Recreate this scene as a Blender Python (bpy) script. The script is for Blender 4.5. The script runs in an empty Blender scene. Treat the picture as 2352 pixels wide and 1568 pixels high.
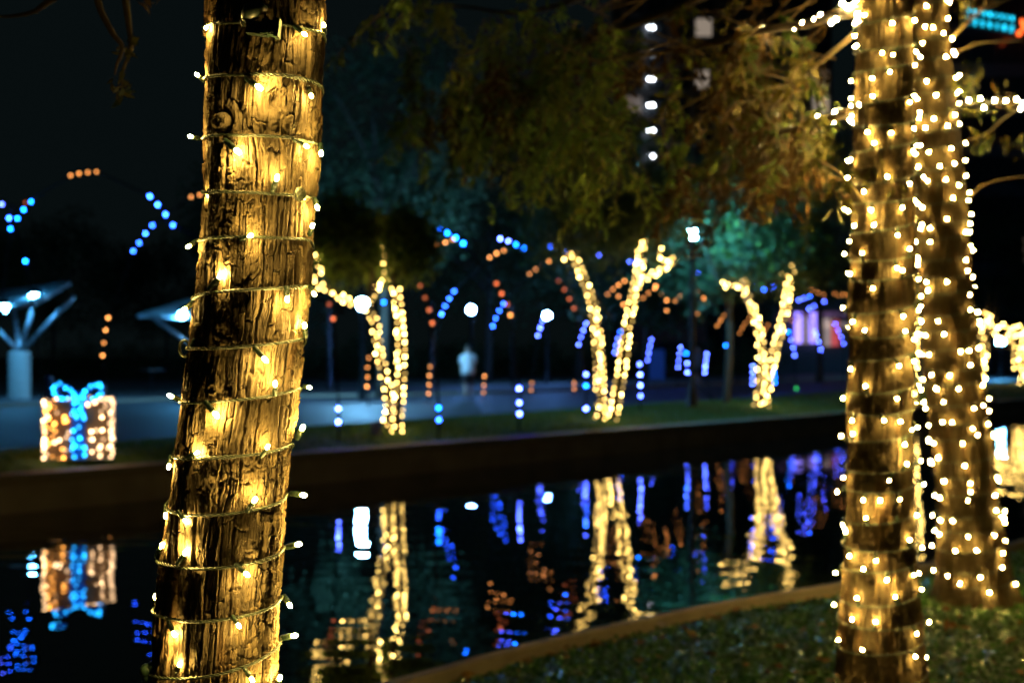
import bpy, bmesh, math, random
import numpy as np
from mathutils import Vector, Matrix

S = bpy.context.scene
COL = S.collection
rnd = random.Random(7)
R = math.radians

# ------------------------------------------------------------------ camera
H = 1.5                      # eye height, metres
W0 = 2352.0                  # working width of the photograph in my measurements
F = 50.0 / 36.0 * W0         # focal length in those pixels
CX, HV = 1176.0, 812.0       # optical axis column and horizon row
cd = bpy.data.cameras.new('camera')
cd.lens = 50.0; cd.sensor_width = 36.0
cd.shift_y = (HV - 784.0) / W0
cd.clip_start = 0.05; cd.clip_end = 2000.0
cd.dof.use_dof = True
cd.dof.focus_distance = 2.02
cd.dof.aperture_fstop = 5.0
cam = bpy.data.objects.new('camera', cd)
cam.location = (0, 0, H); cam.rotation_euler = (R(90), 0, 0)
COL.objects.link(cam); S.camera = cam

# ------------------------------------------------------------------ night sky
w = bpy.data.worlds.new('World'); S.world = w; w.use_nodes = True
bg = w.node_tree.nodes['Background']
bg.inputs[0].default_value = (0.50, 0.92, 1.0, 1)
bg.inputs[1].default_value = 0.0046
S.view_settings.view_transform = 'Standard'; S.view_settings.look = 'None'
S.view_settings.exposure = 0.0; S.view_settings.gamma = 1.0
S.view_settings.use_curve_mapping = False

S.render.engine = 'CYCLES'
cy = S.cycles
cy.use_adaptive_sampling = False
cy.use_denoising = True
try:
    cy.denoiser = 'OPENIMAGEDENOISE'
    cy.denoising_input_passes = 'RGB_ALBEDO_NORMAL'
except Exception:
    pass
cy.use_light_tree = True
cy.max_bounces = 5; cy.diffuse_bounces = 2; cy.glossy_bounces = 3
cy.transmission_bounces = 4; cy.transparent_max_bounces = 6
cy.sample_clamp_indirect = 4.0
cy.sample_clamp_direct = 0.0
cy.caustics_reflective = True

# ------------------------------------------------------------------ helpers
def P(u, v, d):
    """world point at column u, row v of the photograph (2352 wide), d metres away"""
    return Vector(((u - CX) / F * d, d, H - (v - HV) / F * d))
def c1(x, y): k = 900 / 2352 * .9408; return (x * k, y * k)
def c4(x, y): return ((700 + x / 2.24) * .9408, (400 + y / 2.24) * .9408)
def c5(x, y): return ((1300 + x / 2.24) * .9408, (400 + y / 2.24) * .9408)
def c6(x, y): return ((1900 + x / 2.24) * .9408, (y / 2.24) * .9408)
def ct(x, y): return ((1400 + x / 3.1357) * .9408, (y / 3.1357) * .9408)
def cr(x, y): return ((2200 + x / 2.24) * .9408, (650 + y / 2.24) * .9408)

def tag(o, label=None, cat=None, group=None, kind=None):
    if label: o['label'] = label
    if cat: o['category'] = cat
    if group: o['group'] = group
    if kind: o['kind'] = kind
    return o
def empty(name, loc, label, cat, group=None):
    o = bpy.data.objects.new(name, None); COL.objects.link(o); o.location = loc
    o.empty_display_size = .1
    return tag(o, label, cat, group)
def link(name, me, mat=None, parent=None, loc=None):
    o = bpy.data.objects.new(name, me); COL.objects.link(o)
    if mat is not None and not me.materials: me.materials.append(mat)
    if parent is not None: o.parent = parent
    if loc is not None: o.location = loc
    return o
def mesh_np(name, V, Q, smooth=True, colors=None):
    V = np.asarray(V, np.float32); Q = np.asarray(Q, np.int32)
    k = Q.shape[1]
    me = bpy.data.meshes.new(name)
    me.vertices.add(len(V)); me.vertices.foreach_set('co', V.ravel())
    me.loops.add(Q.size); me.loops.foreach_set('vertex_index', Q.ravel())
    me.polygons.add(len(Q))
    me.polygons.foreach_set('loop_start', np.arange(0, Q.size, k, dtype=np.int32))
    me.polygons.foreach_set('loop_total', np.full(len(Q), k, np.int32))
    me.polygons.foreach_set('use_smooth', np.full(len(Q), smooth, bool))
    if colors is not None:
        a = me.color_attributes.new('tone', 'FLOAT_COLOR', 'POINT')
        c = np.ones((len(V), 4), np.float32); c[:, :3] = colors
        a.data.foreach_set('color', c.ravel())
    me.update(calc_edges=True); me.validate()
    return me

class MB:
    def __init__(s): s.v = []; s.f = []
    def box(s, c, size, rot=None):
        b = len(s.v)
        for dx in (-.5, .5):
            for dy in (-.5, .5):
                for dz in (-.5, .5):
                    p = Vector((dx * size[0], dy * size[1], dz * size[2]))
                    if rot: p = rot @ p
                    s.v.append(tuple(Vector(c) + p))
        for q in ((0, 1, 3, 2), (4, 6, 7, 5), (0, 4, 5, 1), (2, 3, 7, 6), (0, 2, 6, 4), (1, 5, 7, 3)):
            s.f.append(tuple(b + i for i in q))
        return s
    def tube(s, pts, rad, n=8, caps=True):
        pts = [Vector(p) for p in pts]
        if not hasattr(rad, '__len__'): rad = [rad] * len(pts)
        b = len(s.v); prev = None
        for i, p in enumerate(pts):
            t = (pts[min(i + 1, len(pts) - 1)] - pts[max(i - 1, 0)])
            t = t.normalized() if t.length > 1e-9 else Vector((0, 0, 1))
            if prev is None:
                prev = t.orthogonal().normalized()
            x = prev - t * prev.dot(t)
            x = x.normalized() if x.length > 1e-6 else t.orthogonal().normalized()
            prev = x; y = t.cross(x)
            for k in range(n):
                a = 2 * math.pi * k / n
                s.v.append(tuple(p + (x * math.cos(a) + y * math.sin(a)) * rad[i]))
        for i in range(len(pts) - 1):
            for k in range(n):
                a = b + i * n + k; c = b + i * n + (k + 1) % n
                s.f.append((a, c, c + n, a + n))
        if caps:
            s.f.append(tuple(b + k for k in range(n - 1, -1, -1)))
            e = b + (len(pts) - 1) * n
            s.f.append(tuple(e + k for k in range(n)))
        return s
    def lathe(s, prof, n=16, c=(0, 0, 0), sx=1, sy=1):
        """profile of (radius, z) pairs from bottom to top"""
        b = len(s.v); c = Vector(c)
        for r, z in prof:
            for k in range(n):
                a = 2 * math.pi * k / n
                s.v.append((c.x + r * math.cos(a) * sx, c.y + r * math.sin(a) * sy, c.z + z))
        for i in range(len(prof) - 1):
            for k in range(n):
                a = b + i * n + k; d = b + i * n + (k + 1) % n
                s.f.append((a, d, d + n, a + n))
        s.f.append(tuple(b + k for k in range(n - 1, -1, -1)))
        e = b + (len(prof) - 1) * n
        s.f.append(tuple(e + k for k in range(n)))
        return s
    def ball(s, c, r, n=10, m=6, sz=1):
        return s.lathe([(r * math.sin(math.pi * i / m) + 1e-5, -r * math.cos(math.pi * i / m) * sz) for i in range(m + 1)], n, c)
    def mesh(s, name, smooth=True):
        me = bpy.data.meshes.new(name); me.from_pydata(s.v, [], s.f)
        me.polygons.foreach_set('use_smooth', [smooth] * len(me.polygons)); me.update()
        return me
    def build(s, name, mat, parent=None, smooth=True, off=None):
        if off is not None:
            o = Vector(off); s.v = [tuple(Vector(p) - o) for p in s.v]
        return link(name, s.mesh(name, smooth), mat, parent)

def catmull(pts, n=6):
    pts = [Vector(p) for p in pts]
    if len(pts) < 3: return pts
    q = [pts[0] * 2 - pts[1]] + pts + [pts[-1] * 2 - pts[-2]]
    out = []
    for i in range(1, len(q) - 2):
        a, b, c, d = q[i - 1], q[i], q[i + 1], q[i + 2]
        for k in range(n):
            t = k / n
            out.append(.5 * ((2 * b) + (c - a) * t + (2 * a - 5 * b + 4 * c - d) * t * t + (3 * b - a - 3 * c + d) * t ** 3))
    out.append(pts[-1]); return out

# ---- numpy noise
def _h(i, j, s):
    i = i.astype(np.int64); j = j.astype(np.int64)
    n = (i * 374761393 + j * 668265263 + s * 2147483647 + 12345) & 0xffffffff
    n = ((n ^ (n >> 13)) * 1274126177) & 0xffffffff
    n = n ^ (n >> 16)
    n = (n * 2246822519) & 0xffffffff
    return ((n ^ (n >> 15)) & 0xffffff) / float(0xffffff)
def vn(x, y, s=0):
    i = np.floor(x); j = np.floor(y); fx = x - i; fy = y - j
    fx = fx * fx * (3 - 2 * fx); fy = fy * fy * (3 - 2 * fy)
    a = _h(i, j, s); b = _h(i + 1, j, s); c = _h(i, j + 1, s); d = _h(i + 1, j + 1, s)
    return (a * (1 - fx) + b * fx) * (1 - fy) + (c * (1 - fx) + d * fx) * fy
def fbm(x, y, s=0, o=4):
    t = 0; a = .5
    for k in range(o):
        t = t + a * vn(x, y, s + k * 17); x = x * 2.03; y = y * 2.03; a *= .5
    return t
def worley(x, y, s=0):
    i0 = np.floor(x); j0 = np.floor(y)
    f1 = np.full(x.shape, 9.); f2 = np.full(x.shape, 9.); idv = np.zeros(x.shape)
    for di in (-1, 0, 1):
        for dj in (-1, 0, 1):
            i = i0 + di; j = j0 + dj
            px = i + .12 + .76 * _h(i, j, s); py = j + .12 + .76 * _h(i, j, s + 1)
            d = np.hypot(x - px, y - py); hid = _h(i, j, s + 2)
            near = d < f1
            f2 = np.where(near, f1, np.minimum(f2, d))
            idv = np.where(near, hid, idv); f1 = np.where(near, d, f1)
    return f1, f2, idv
def sst(a, b, x):
    t = np.clip((x - a) / (b - a), 0, 1); return t * t * (3 - 2 * t)

# ------------------------------------------------------------------ materials
def mat(name):
    m = bpy.data.materials.new(name); m.use_nodes = True
    nt = m.node_tree; return m, nt, nt.nodes['Principled BSDF']
def simple(name, col, rough=.6, metal=0, noise=0, scale=20, bump=0, spec=.5):
    m, nt, b = mat(name)
    b.inputs['Roughness'].default_value = rough; b.inputs['Metallic'].default_value = metal
    b.inputs['Specular IOR Level'].default_value = spec
    b.inputs['Base Color'].default_value = (*col, 1)
    if noise or bump:
        tc = nt.nodes.new('ShaderNodeTexCoord'); tx = nt.nodes.new('ShaderNodeTexNoise')
        tx.inputs['Scale'].default_value = scale; tx.inputs['Detail'].default_value = 6
        nt.links.new(tc.outputs['Object'], tx.inputs['Vector'])
        if noise:
            mx = nt.nodes.new('ShaderNodeMix'); mx.data_type = 'RGBA'
            mx.inputs[6].default_value = (*[c * (1 - noise) for c in col], 1)
            mx.inputs[7].default_value = (*[min(1, c * (1 + noise)) for c in col], 1)
            nt.links.new(tx.outputs['Fac'], mx.inputs[0]); nt.links.new(mx.outputs[2], b.inputs['Base Color'])
        if bump:
            bp = nt.nodes.new('ShaderNodeBump'); bp.inputs['Distance'].default_value = bump
            nt.links.new(tx.outputs['Fac'], bp.inputs['Height']); nt.links.new(bp.outputs['Normal'], b.inputs['Normal'])
    return m
def emit(name, col, strength, lo=None, base=None):
    """glowing glass; lo = dimmest fraction for a per-lamp random brightness"""
    m, nt, b = mat(name)
    b.inputs['Base Color'].default_value = (*(base or (.4, .4, .4)), 1); b.inputs['Roughness'].default_value = .3
    b.inputs['Emission Color'].default_value = (*col, 1)
    b.inputs['Emission Strength'].default_value = strength
    if lo is not None:
        oi = nt.nodes.new('ShaderNodeObjectInfo'); mr = nt.nodes.new('ShaderNodeMapRange')
        mr.inputs['To Min'].default_value = strength * lo; mr.inputs['To Max'].default_value = strength
        pw = nt.nodes.new('ShaderNodeMath'); pw.operation = 'POWER'; pw.inputs[1].default_value = 1.8
        nt.links.new(oi.outputs['Random'], pw.inputs[0]); nt.links.new(pw.outputs[0], mr.inputs['Value'])
        nt.links.new(mr.outputs['Result'], b.inputs['Emission Strength'])
    return m
def leafmat(name, trans=.35, rough=.55):
    m, nt, b = mat(name)
    at = nt.nodes.new('ShaderNodeAttribute'); at.attribute_name = 'tone'
    b.inputs['Roughness'].default_value = rough; b.inputs['Specular IOR Level'].default_value = .3
    nt.links.new(at.outputs['Color'], b.inputs['Base Color'])
    tr = nt.nodes.new('ShaderNodeBsdfTranslucent'); nt.links.new(at.outputs['Color'], tr.inputs['Color'])
    ms = nt.nodes.new('ShaderNodeMixShader'); ms.inputs[0].default_value = trans
    nt.links.new(b.outputs[0], ms.inputs[1]); nt.links.new(tr.outputs[0], ms.inputs[2])
    nt.links.new(ms.outputs[0], nt.nodes['Material Output'].inputs['Surface'])
    return m

def barkmat(name):
    m, nt, b = mat(name)
    at = nt.nodes.new('ShaderNodeAttribute'); at.attribute_name = 'tone'
    tc = nt.nodes.new('ShaderNodeTexCoord'); mp = nt.nodes.new('ShaderNodeMapping')
    mp.inputs['Scale'].default_value = (1, 1, .16)
    nt.links.new(tc.outputs['Object'], mp.inputs['Vector'])
    tx = nt.nodes.new('ShaderNodeTexNoise'); tx.inputs['Scale'].default_value = 420; tx.inputs['Detail'].default_value = 5
    nt.links.new(mp.outputs[0], tx.inputs['Vector'])
    mr = nt.nodes.new('ShaderNodeMapRange'); mr.inputs['From Min'].default_value = .25; mr.inputs['From Max'].default_value = .75
    mr.inputs['To Min'].default_value = .6; mr.inputs['To Max'].default_value = 1.3
    nt.links.new(tx.outputs['Fac'], mr.inputs['Value'])
    vm = nt.nodes.new('ShaderNodeVectorMath'); vm.operation = 'SCALE'
    nt.links.new(at.outputs['Color'], vm.inputs[0]); nt.links.new(mr.outputs['Result'], vm.inputs['Scale'])
    nt.links.new(vm.outputs[0], b.inputs['Base Color'])
    bp = nt.nodes.new('ShaderNodeBump'); bp.inputs['Distance'].default_value = .0012; bp.inputs['Strength'].default_value = .9
    nt.links.new(tx.outputs['Fac'], bp.inputs['Height']); nt.links.new(bp.outputs['Normal'], b.inputs['Normal'])
    b.inputs['Roughness'].default_value = .8; b.inputs['Specular IOR Level'].default_value = .12
    return m

M = {}
M['bark'] = barkmat('bark')
M['twig'] = simple('twig', (.085, .062, .034), .8, noise=.3, scale=30)
M['twig2'] = simple('fine_twig', (.16, .11, .055), .8)
M['dark_bark'] = simple('dark_bark', (.045, .036, .025), .85, noise=.4, scale=14, bump=.02)
M['leaf'] = leafmat('leaf')
M['cord'] = simple('cord', (.030, .040, .022), .5, noise=.2, scale=60)
M['socket'] = simple('socket', (.022, .045, .028), .35, noise=.15, scale=200)
M['plug'] = simple('plug', (.012, .022, .017), .4)
M['metal'] = simple('dark_metal', (.03, .035, .04), .45, .6)
M['steel'] = simple('steel', (.35, .38, .42), .4, .7)
M['concrete'] = simple('concrete', (.36, .35, .33), .85, noise=.15, scale=8, bump=.003)
M['wall'] = simple('wall_stone', (.36, .31, .245), .85, noise=.5, scale=1.6, bump=.006)
M['coping'] = simple('coping', (.27, .235, .175), .8, noise=.2, scale=9, bump=.003)
M['kerb'] = simple('kerb_concrete', (.15, .13, .10), .85, noise=.4, scale=5, bump=.004)
M['asphalt'] = simple('asphalt', (.040, .042, .052), .6, noise=.2, scale=3, bump=.002)
M['pavement'] = simple('pavement', (.085, .085, .09), .75, noise=.15, scale=5)
M['soil'] = simple('soil', (.045, .052, .02), .95, noise=.4, scale=6, bump=.02)
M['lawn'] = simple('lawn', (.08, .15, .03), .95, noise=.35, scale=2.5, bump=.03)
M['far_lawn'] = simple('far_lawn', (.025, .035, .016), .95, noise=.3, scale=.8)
M['warm'] = emit('warm_led', (1.0, .65, .15), 1080)
M['warm2'] = emit('warm_led_trunk', (1.0, .65, .15), 3000, .35)
M['warm3'] = emit('warm_led_dense_trunk', (1.0, .65, .15), 3000, .35)
M['warm_b'] = emit('warm_led_branch', (1.0, .78, .36), 800, .4)
M['far_warm'] = emit('warm_led_far', (1.0, .62, .15), 95, .035)
M['blue'] = emit('blue_led', (.015, .085, 1.0), 105, .5)
M['lav'] = emit('lavender_led', (.056, .10, 1.0), 110, .5)
M['cyan'] = emit('cyan_led', (.004, .12, 1.0), 90, .5)
M['orange'] = emit('orange_led', (1.0, .35, .075), 14, .3)
M['red'] = emit('red_led', (1.0, .20, .06), 4, .2)
M['green'] = emit('green_led', (.04, .8, .16), 8, .5)
M['gold'] = emit('gold_led', (1.0, .38, .06), 20, .08)
M['peach'] = emit('peach_led', (1.0, .60, .30), 20, .10)
M['gift_blue'] = emit('gift_blue_led', (.01, .40, 1.0), 24, .25)
M['lamp'] = emit('street_lamp_glass', (.12, .34, 1.0), 560)
M['lamp_strong'] = emit('tall_lamp_glass', (.12, .62, 1.0), 1700)
M['lamp_big'] = emit('near_lamp_glass', (.18, .54, .95), 1250)
M['spot'] = emit('spot_glass', (.10, .50, 1.0), 420)

# ------------------------------------------------------------------ ground, canal, path
DIR = Vector((.618, .786, 0)); NRM = Vector((-.786, .618, 0))
ZW = -.45
def sheet(name, pts, z, m, div=None):
    me = bpy.data.meshes.new(name)
    me.from_pydata([(x, y, z) for x, y in pts], [], [tuple(range(len(pts)))])
    o = link(name, me, m); o['kind'] = 'structure'; return o
def line_pt(p, t): return (p[0] + DIR.x * t, p[1] + DIR.y * t)
WALL0 = (-3.19, 21.03)                 # a point on the far retaining wall
EDGE0 = (.285, 7.5)                    # a point on the near kerb

# near kerb: measured points, gently curved
near = [(-14.5, -10.5), (-7.2, -2.0), (-2.6, 3.7), (-.51, 6.48), (.285, 7.5), (1.37, 8.6), (2.25, 9.35), (4.3, 11.6), (9, 17.4), (20, 31.4), (60, 82)]
nc = catmull([(x, y, 0) for x, y in near], 8)
def strip(name, line, prof, m, kind=None):
    """sweep a (distance towards the water, z) profile along a plan line"""
    V = []; Q = []; n = len(prof)
    for i, p in enumerate(line):
        t = (line[min(i + 1, len(line) - 1)] - line[max(i - 1, 0)]).normalized()
        nn = Vector((-t.y, t.x, 0))
        for a, z in prof: V.append((p.x + nn.x * a, p.y + nn.y * a, z))
    for i in range(len(line) - 1):
        for k in range(n - 1):
            Q.append((i * n + k, (i + 1) * n + k, (i + 1) * n + k + 1, i * n + k + 1))
    me = mesh_np(name, V, Q, False); o = link(name, me, m)
    if kind: o['kind'] = kind
    return o
kb = strip('near_kerb', nc, [(-.045, -.2), (-.042, .012), (-.034, .018), (.030, .018), (.04, .006), (.04, -1.4)], M['kerb'])
tag(kb, 'pale concrete edging strip along the near grassy bank', 'kerb')
# near bank ground: from the kerb to well behind the camera
V = []; Q = []
rng = np.random.default_rng(3)
N2 = 60
for i, p in enumerate(nc):
    t = (nc[min(i + 1, len(nc) - 1)] - nc[max(i - 1, 0)]).normalized(); nn = Vector((-t.y, t.x, 0))
    for k in range(N2):
        a = -.09 - (k / (N2 - 1)) ** 2.2 * 46
        x, y = p.x + nn.x * a, p.y + nn.y * a
        z = -.10 * math.exp((a + .09) / .5) + .03 * float(fbm(np.array([x * .7]), np.array([y * .7]), 5)[0]) - .012
        V.append((x, y, z))
for i in range(len(nc) - 1):
    for k in range(N2 - 1):
        Q.append((i * N2 + k, (i + 1) * N2 + k, (i + 1) * N2 + k + 1, i * N2 + k + 1))
o = link('near_ground', mesh_np('near_ground', V, Q), M['soil']); o['kind'] = 'structure'

# water
m, nt, b = mat('canal_water')
b.inputs['Base Color'].default_value = (.004, .007, .008, 1); b.inputs['Roughness'].default_value = .0
b.inputs['IOR'].default_value = 1.33; b.inputs['Specular IOR Level'].default_value = .5
tc = nt.nodes.new('ShaderNodeTexCoord')
def wave(scale, sc, detail):
    mp = nt.nodes.new('ShaderNodeMapping'); mp.inputs['Scale'].default_value = sc
    nt.links.new(tc.outputs['Object'], mp.inputs['Vector'])
    t = nt.nodes.new('ShaderNodeTexNoise'); t.inputs['Scale'].default_value = scale; t.inputs['Detail'].default_value = detail
    t.inputs['Roughness'].default_value = .45
    nt.links.new(mp.outputs[0], t.inputs['Vector']); return t
wa = wave(.8, (1, .8, 1), 0); wb = wave(2.3, (.8, 1.15, 1), 0)
ad = nt.nodes.new('ShaderNodeMath'); ad.operation = 'MULTIPLY_ADD'; ad.inputs[1].default_value = .85
nt.links.new(wb.outputs['Fac'], ad.inputs[0]); nt.links.new(wa.outputs['Fac'], ad.inputs[2])
bp = nt.nodes.new('ShaderNodeBump'); bp.inputs['Distance'].default_value = .0076; bp.inputs['Strength'].default_value = 1
nt.links.new(ad.outputs[0], bp.inputs['Height']); nt.links.new(bp.outputs['Normal'], b.inputs['Normal'])
M['water'] = m
sheet('canal_water', [(-70, -80), (130, 150), (60, 190), (-120, -30)], ZW, M['water'])
sheet('canal_bed', [(-70, -80), (130, 150), (60, 190), (-120, -30)], ZW - 1.1, M['soil'])

# far retaining wall, verge, path, pavement, far lawn
wl = [Vector((WALL0[0] + DIR.x * t, WALL0[1] + DIR.y * t, 0)) for t in np.linspace(-60, 120, 61)]
wall = strip('retaining_wall', wl, [(.02, -.10), (.02, -1.5)], M['wall'])
# strip's left normal points away from the water on this side, so offsets there are negative towards the water
for vtx in wall.data.vertices:
    pass
tag(wall, 'long brown stone retaining wall on the far side of the canal', 'wall')
cp = strip('coping', wl, [(.30, .0), (.29, .03), (-.03, .03), (-.045, .02), (-.045, -.1), (.04, -.1)], M['coping'], None)
cp.parent = wall
EDGE = [(-40, -38), (-7.56, 21.0), (-3.7, 28.3), (4.1, 41.5), (30, 82), (75, 150)]       # verge / path edge
PAV = [(-45, -20), (-13.6, 41.0), (-4.2, 50), (2.6, 57), (24, 92), (70, 165)]             # path / pavement edge
BACK = [(-50, -12), (-19, 46), (-7.6, 56), (1.2, 66), (22, 100), (66, 172)]               # pavement / lawn edge
KB = .933
EDGE, PAV, BACK = [[(x * KB, y * KB) for x, y in l_] for l_ in (EDGE, PAV, BACK)]
def bank_z(t): return .012 + .09 * t + .13 * math.sin(math.pi * t)
def between(name, a, bb, z, m, nv=10, nu=8, rough=0):
    A = catmull([(x, y, 0) for x, y in a], nu); B = catmull([(x, y, 0) for x, y in bb], nu)
    V = []; Q = []
    for p, q in zip(A, B):
        for k in range(nv):
            t = k / (nv - 1); c = p.lerp(q, t)
            V.append((c.x, c.y, z + (bank_z(t) + rnd.uniform(-.006, .006) * math.sin(math.pi * t) if rough else 0)))
    for i in range(len(A) - 1):
        for k in range(nv - 1):
            Q.append((i * nv + k, (i + 1) * nv + k, (i + 1) * nv + k + 1, i * nv + k + 1))
    o = link(name, mesh_np(name, V, Q), m); o['kind'] = 'structure'; return o
wa_ = [(WALL0[0] + DIR.x * t + NRM.x * .28, WALL0[1] + DIR.y * t + NRM.y * .28) for t in (-60, -1.5, 8, 24, 64, 122)]
verge = between('grass_verge', wa_, EDGE, 0, M['lawn'], 14, 10, .05)
between('path', EDGE, PAV, .104, M['asphalt'], 8)
between('pavement', PAV, BACK, .2, M['pavement'], 4)
pk = [Vector((x, y, 0)) for x, y in PAV]
o = strip('path_kerb', catmull(pk, 8), [(.12, .203), (0, .203), (-.01, .1)], M['coping'], 'structure')
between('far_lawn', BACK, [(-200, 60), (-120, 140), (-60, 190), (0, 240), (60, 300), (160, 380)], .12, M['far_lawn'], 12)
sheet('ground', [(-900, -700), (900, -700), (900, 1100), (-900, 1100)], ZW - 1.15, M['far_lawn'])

# ------------------------------------------------------------------ foliage helpers
def leafcloud(name, cents, spread, n, size, cols, seed, droop=0., aspect=.5, flat=0.):
    """n small leaf faces scattered about clump centres"""
    g = np.random.default_rng(seed)
    C = np.asarray(cents, float); sp = np.asarray(spread, float)
    idx = g.integers(0, len(C), n)
    s_ = sp[idx] if sp.ndim else sp
    off = g.normal(0, 1, (n, 3))
    off /= np.maximum(1, np.linalg.norm(off, axis=1) / 2.0)[:, None]
    pos = C[idx] + off * (s_[:, None] if np.ndim(s_) else s_)
    d = g.normal(0, 1, (n, 3)); d[:, 2] = d[:, 2] * (1 - flat) - droop * np.abs(g.normal(1, .4, n)); d /= np.linalg.norm(d, axis=1)[:, None]
    e = g.normal(0, 1, (n, 3)); e -= d * (e * d).sum(1)[:, None]; e /= np.linalg.norm(e, axis=1)[:, None]
    L = size * g.uniform(.6, 1.35, n)
    a = d * (L * .5)[:, None]; bb = e * (L * .5 * aspect)[:, None]
    V = np.stack([pos - a, pos + bb - a * .1, pos + a, pos - bb - a * .1], 1).reshape(-1, 3)
    Q = np.arange(n * 4).reshape(-1, 4)
    cols = np.asarray(cols, float)
    clump = g.random(len(C))[idx]
    ci = np.minimum((np.clip(clump * .7 + g.random(n) * .3, 0, .999) * len(cols)).astype(int), len(cols) - 1)
    c = cols[ci] * g.uniform(.7, 1.3, n)[:, None]
    return mesh_np(name, V, Q, False, np.repeat(c, 4, 0))
def ellipsoid_clumps(c, r, k, seed, shell=.35):
    g = np.random.default_rng(seed); v = g.normal(0, 1, (k, 3)); v /= np.linalg.norm(v, axis=1)[:, None]
    rad = (g.random(k) * (1 - shell) + shell) ** .6
    return np.asarray(c) + v * rad[:, None] * np.asarray(r)
GREEN = [(.035, .06, .022), (.05, .085, .03), (.06, .10, .035), (.075, .10, .03)]
TEALG = [(.04, .075, .035), (.055, .10, .045), (.05, .09, .05)]
OLIVE = [(.15, .25, .045), (.19, .28, .045), (.12, .22, .045), (.22, .26, .04), (.05, .085, .018)]
RUST = [(.075, .042, .009), (.09, .05, .010), (.08, .075, .013), (.065, .09, .016), (.095, .08, .015)]

# ------------------------------------------------------------------ the bark surface
def bark(s, z, knots=(), seed=0, fine=True, dark=1.0):
    """height of the bark (metres) and its colour at arc position s, height z"""
    ss = s.copy(); zz = z.copy(); kh = np.zeros(s.shape)
    for (sk, zk, rk, kind) in knots:
        dx = s - sk; dz = (z - zk) / 1.25; d = np.hypot(dx, dz) + 1e-6
        g = np.exp(-(d / (2.0 * rk)) ** 2)
        ss = ss - dx * g * .75 + np.sign(dx) * rk * .35 * g
        if kind == 'hollow':
            kh += -.016 * np.exp(-(np.hypot(dx + .2 * rk, dz * 1.2 - .1 * rk) / (.60 * rk)) ** 2) + .006 * np.exp(-((d - 1.1 * rk) / (.5 * rk)) ** 2) * (.6 + .4 * dx / d)
        elif kind == 'stub':
            kh += .015 * sst(1.15 * rk, .8 * rk, d) - .005 * np.exp(-((d - 1.35 * rk) / (.28 * rk)) ** 2)
        else:
            kh += .006 * np.exp(-(d / (1.2 * rk)) ** 2) - .004 * np.exp(-(d / (.35 * rk)) ** 2)
        kh += .0011 * np.sin(d / rk * 9 + 5 * vn(dx * 120, dz * 120, 4)) * np.exp(-(d / (1.25 * rk)) ** 2)
    ss = ss + .007 * (fbm(s * 12, z * 2.6, 3 + seed) - .5) + .0042 * (fbm(s * 70, z * 22, 9 + seed) - .5) + .0016 * (vn(s * 330, z * 110, 19 + seed) - .5)
    zz = zz + .05 * (fbm(s * 26, z * 5, 21 + seed) - .5) + .010 * (fbm(s * 130, z * 70, 23 + seed) - .5)
    def plates(x, y, sd):
        x = x + .35 * np.sin(x * 1.7 + sd) ; ix = np.floor(x); fx = x - ix
        hh_ = .6 + .9 * _h(ix, ix * 0, sd + 3); yy = y / hh_ + 13 * _h(ix, ix * 0 + 7, sd)
        yy = yy + .3 * np.sin(yy * 2.1 + 6 * _h(ix, ix * 0 + 2, sd)); iy = np.floor(yy); fy = yy - iy
        return np.minimum(fx, 1 - fx), np.minimum(fy, 1 - fy), _h(ix, iy, sd + 5), _h(ix, iy, sd + 11), fx, fy
    blocky = sst(.40, .56, fbm(s * 12, z * 7, 61 + seed))
    ex, ey, i1, j1, gx, gy = plates(ss / .0135, zz / .085, 31)
    vf = .35 + .65 * vn(ss / .013, zz / .06, 35 + seed)
    h = (i1 - .45) * .0042 + (j1 - .5) * .0032 * (gy - .5) * 2
    h -= .0058 * vf * (1 - sst(.0, .17, ex)) + .0035 * (1 - sst(.0, .035, ey))
    ex2, ey2, i2, j2, gx2, gy2 = plates(ss / .0056 + 5, zz / .017, 47)
    h += (.25 + .75 * blocky) * ((i2 - .5) * .0027 - .0023 * (1 - sst(0, .16, ex2)) - .0022 * (1 - sst(0, .14, ey2)) + (j2 - .5) * .0018 * (gx2 - .5))
    lay = fbm(ss * 85, zz * 10, 77 + seed, 5)
    h += .0018 * sst(.50, .53, lay) - .0018 * sst(.43, .40, lay)
    h += .0022 * (fbm(ss * 260, zz * 90, 71 + seed, 4) - .5) + .0016 * (np.abs(fbm(ss * 170, zz * 26, 73 + seed, 3) - .45) - .1)
    st = vn(ss / .0019, zz / .040, 83 + seed)
    h += (1 - .6 * blocky) * .0013 * (np.abs(st - .5) * 2 - .5)
    if fine:
        ex3, ey3, i3, j3, _a, _b = plates(ss / .0025 + 9, zz / .0062 + 3, 91)
        h += (.3 + .7 * blocky) * ((i3 - .5) * .0012 - .0008 * (1 - sst(0, .2, np.minimum(ex3, ey3))))
        h += .0012 * (fbm(s / .0030, z / .007, 97 + seed, 3) - .5)
    h += kh
    grey = np.array((.062, .049, .033)) * dark; tan = np.array((.150, .110, .056)) * dark; rust = np.array((.14, .080, .032)) * dark
    t1 = np.clip(.55 * i1 + .45 * fbm(s * 20, z * 5, 101 + seed), 0, 1)[..., None]
    t2 = (sst(.55, .75, i2) * blocky * .7)[..., None]
    t3 = sst(.56, .72, fbm(s * 30, z * 4, 113 + seed))[..., None]
    col = grey * (1 - t1) + tan * t1
    col = col * (1 - t2) + tan * 1.15 * t2
    col = col * (1 - .6 * t3) + rust * .6 * t3
    return h, col

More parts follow.
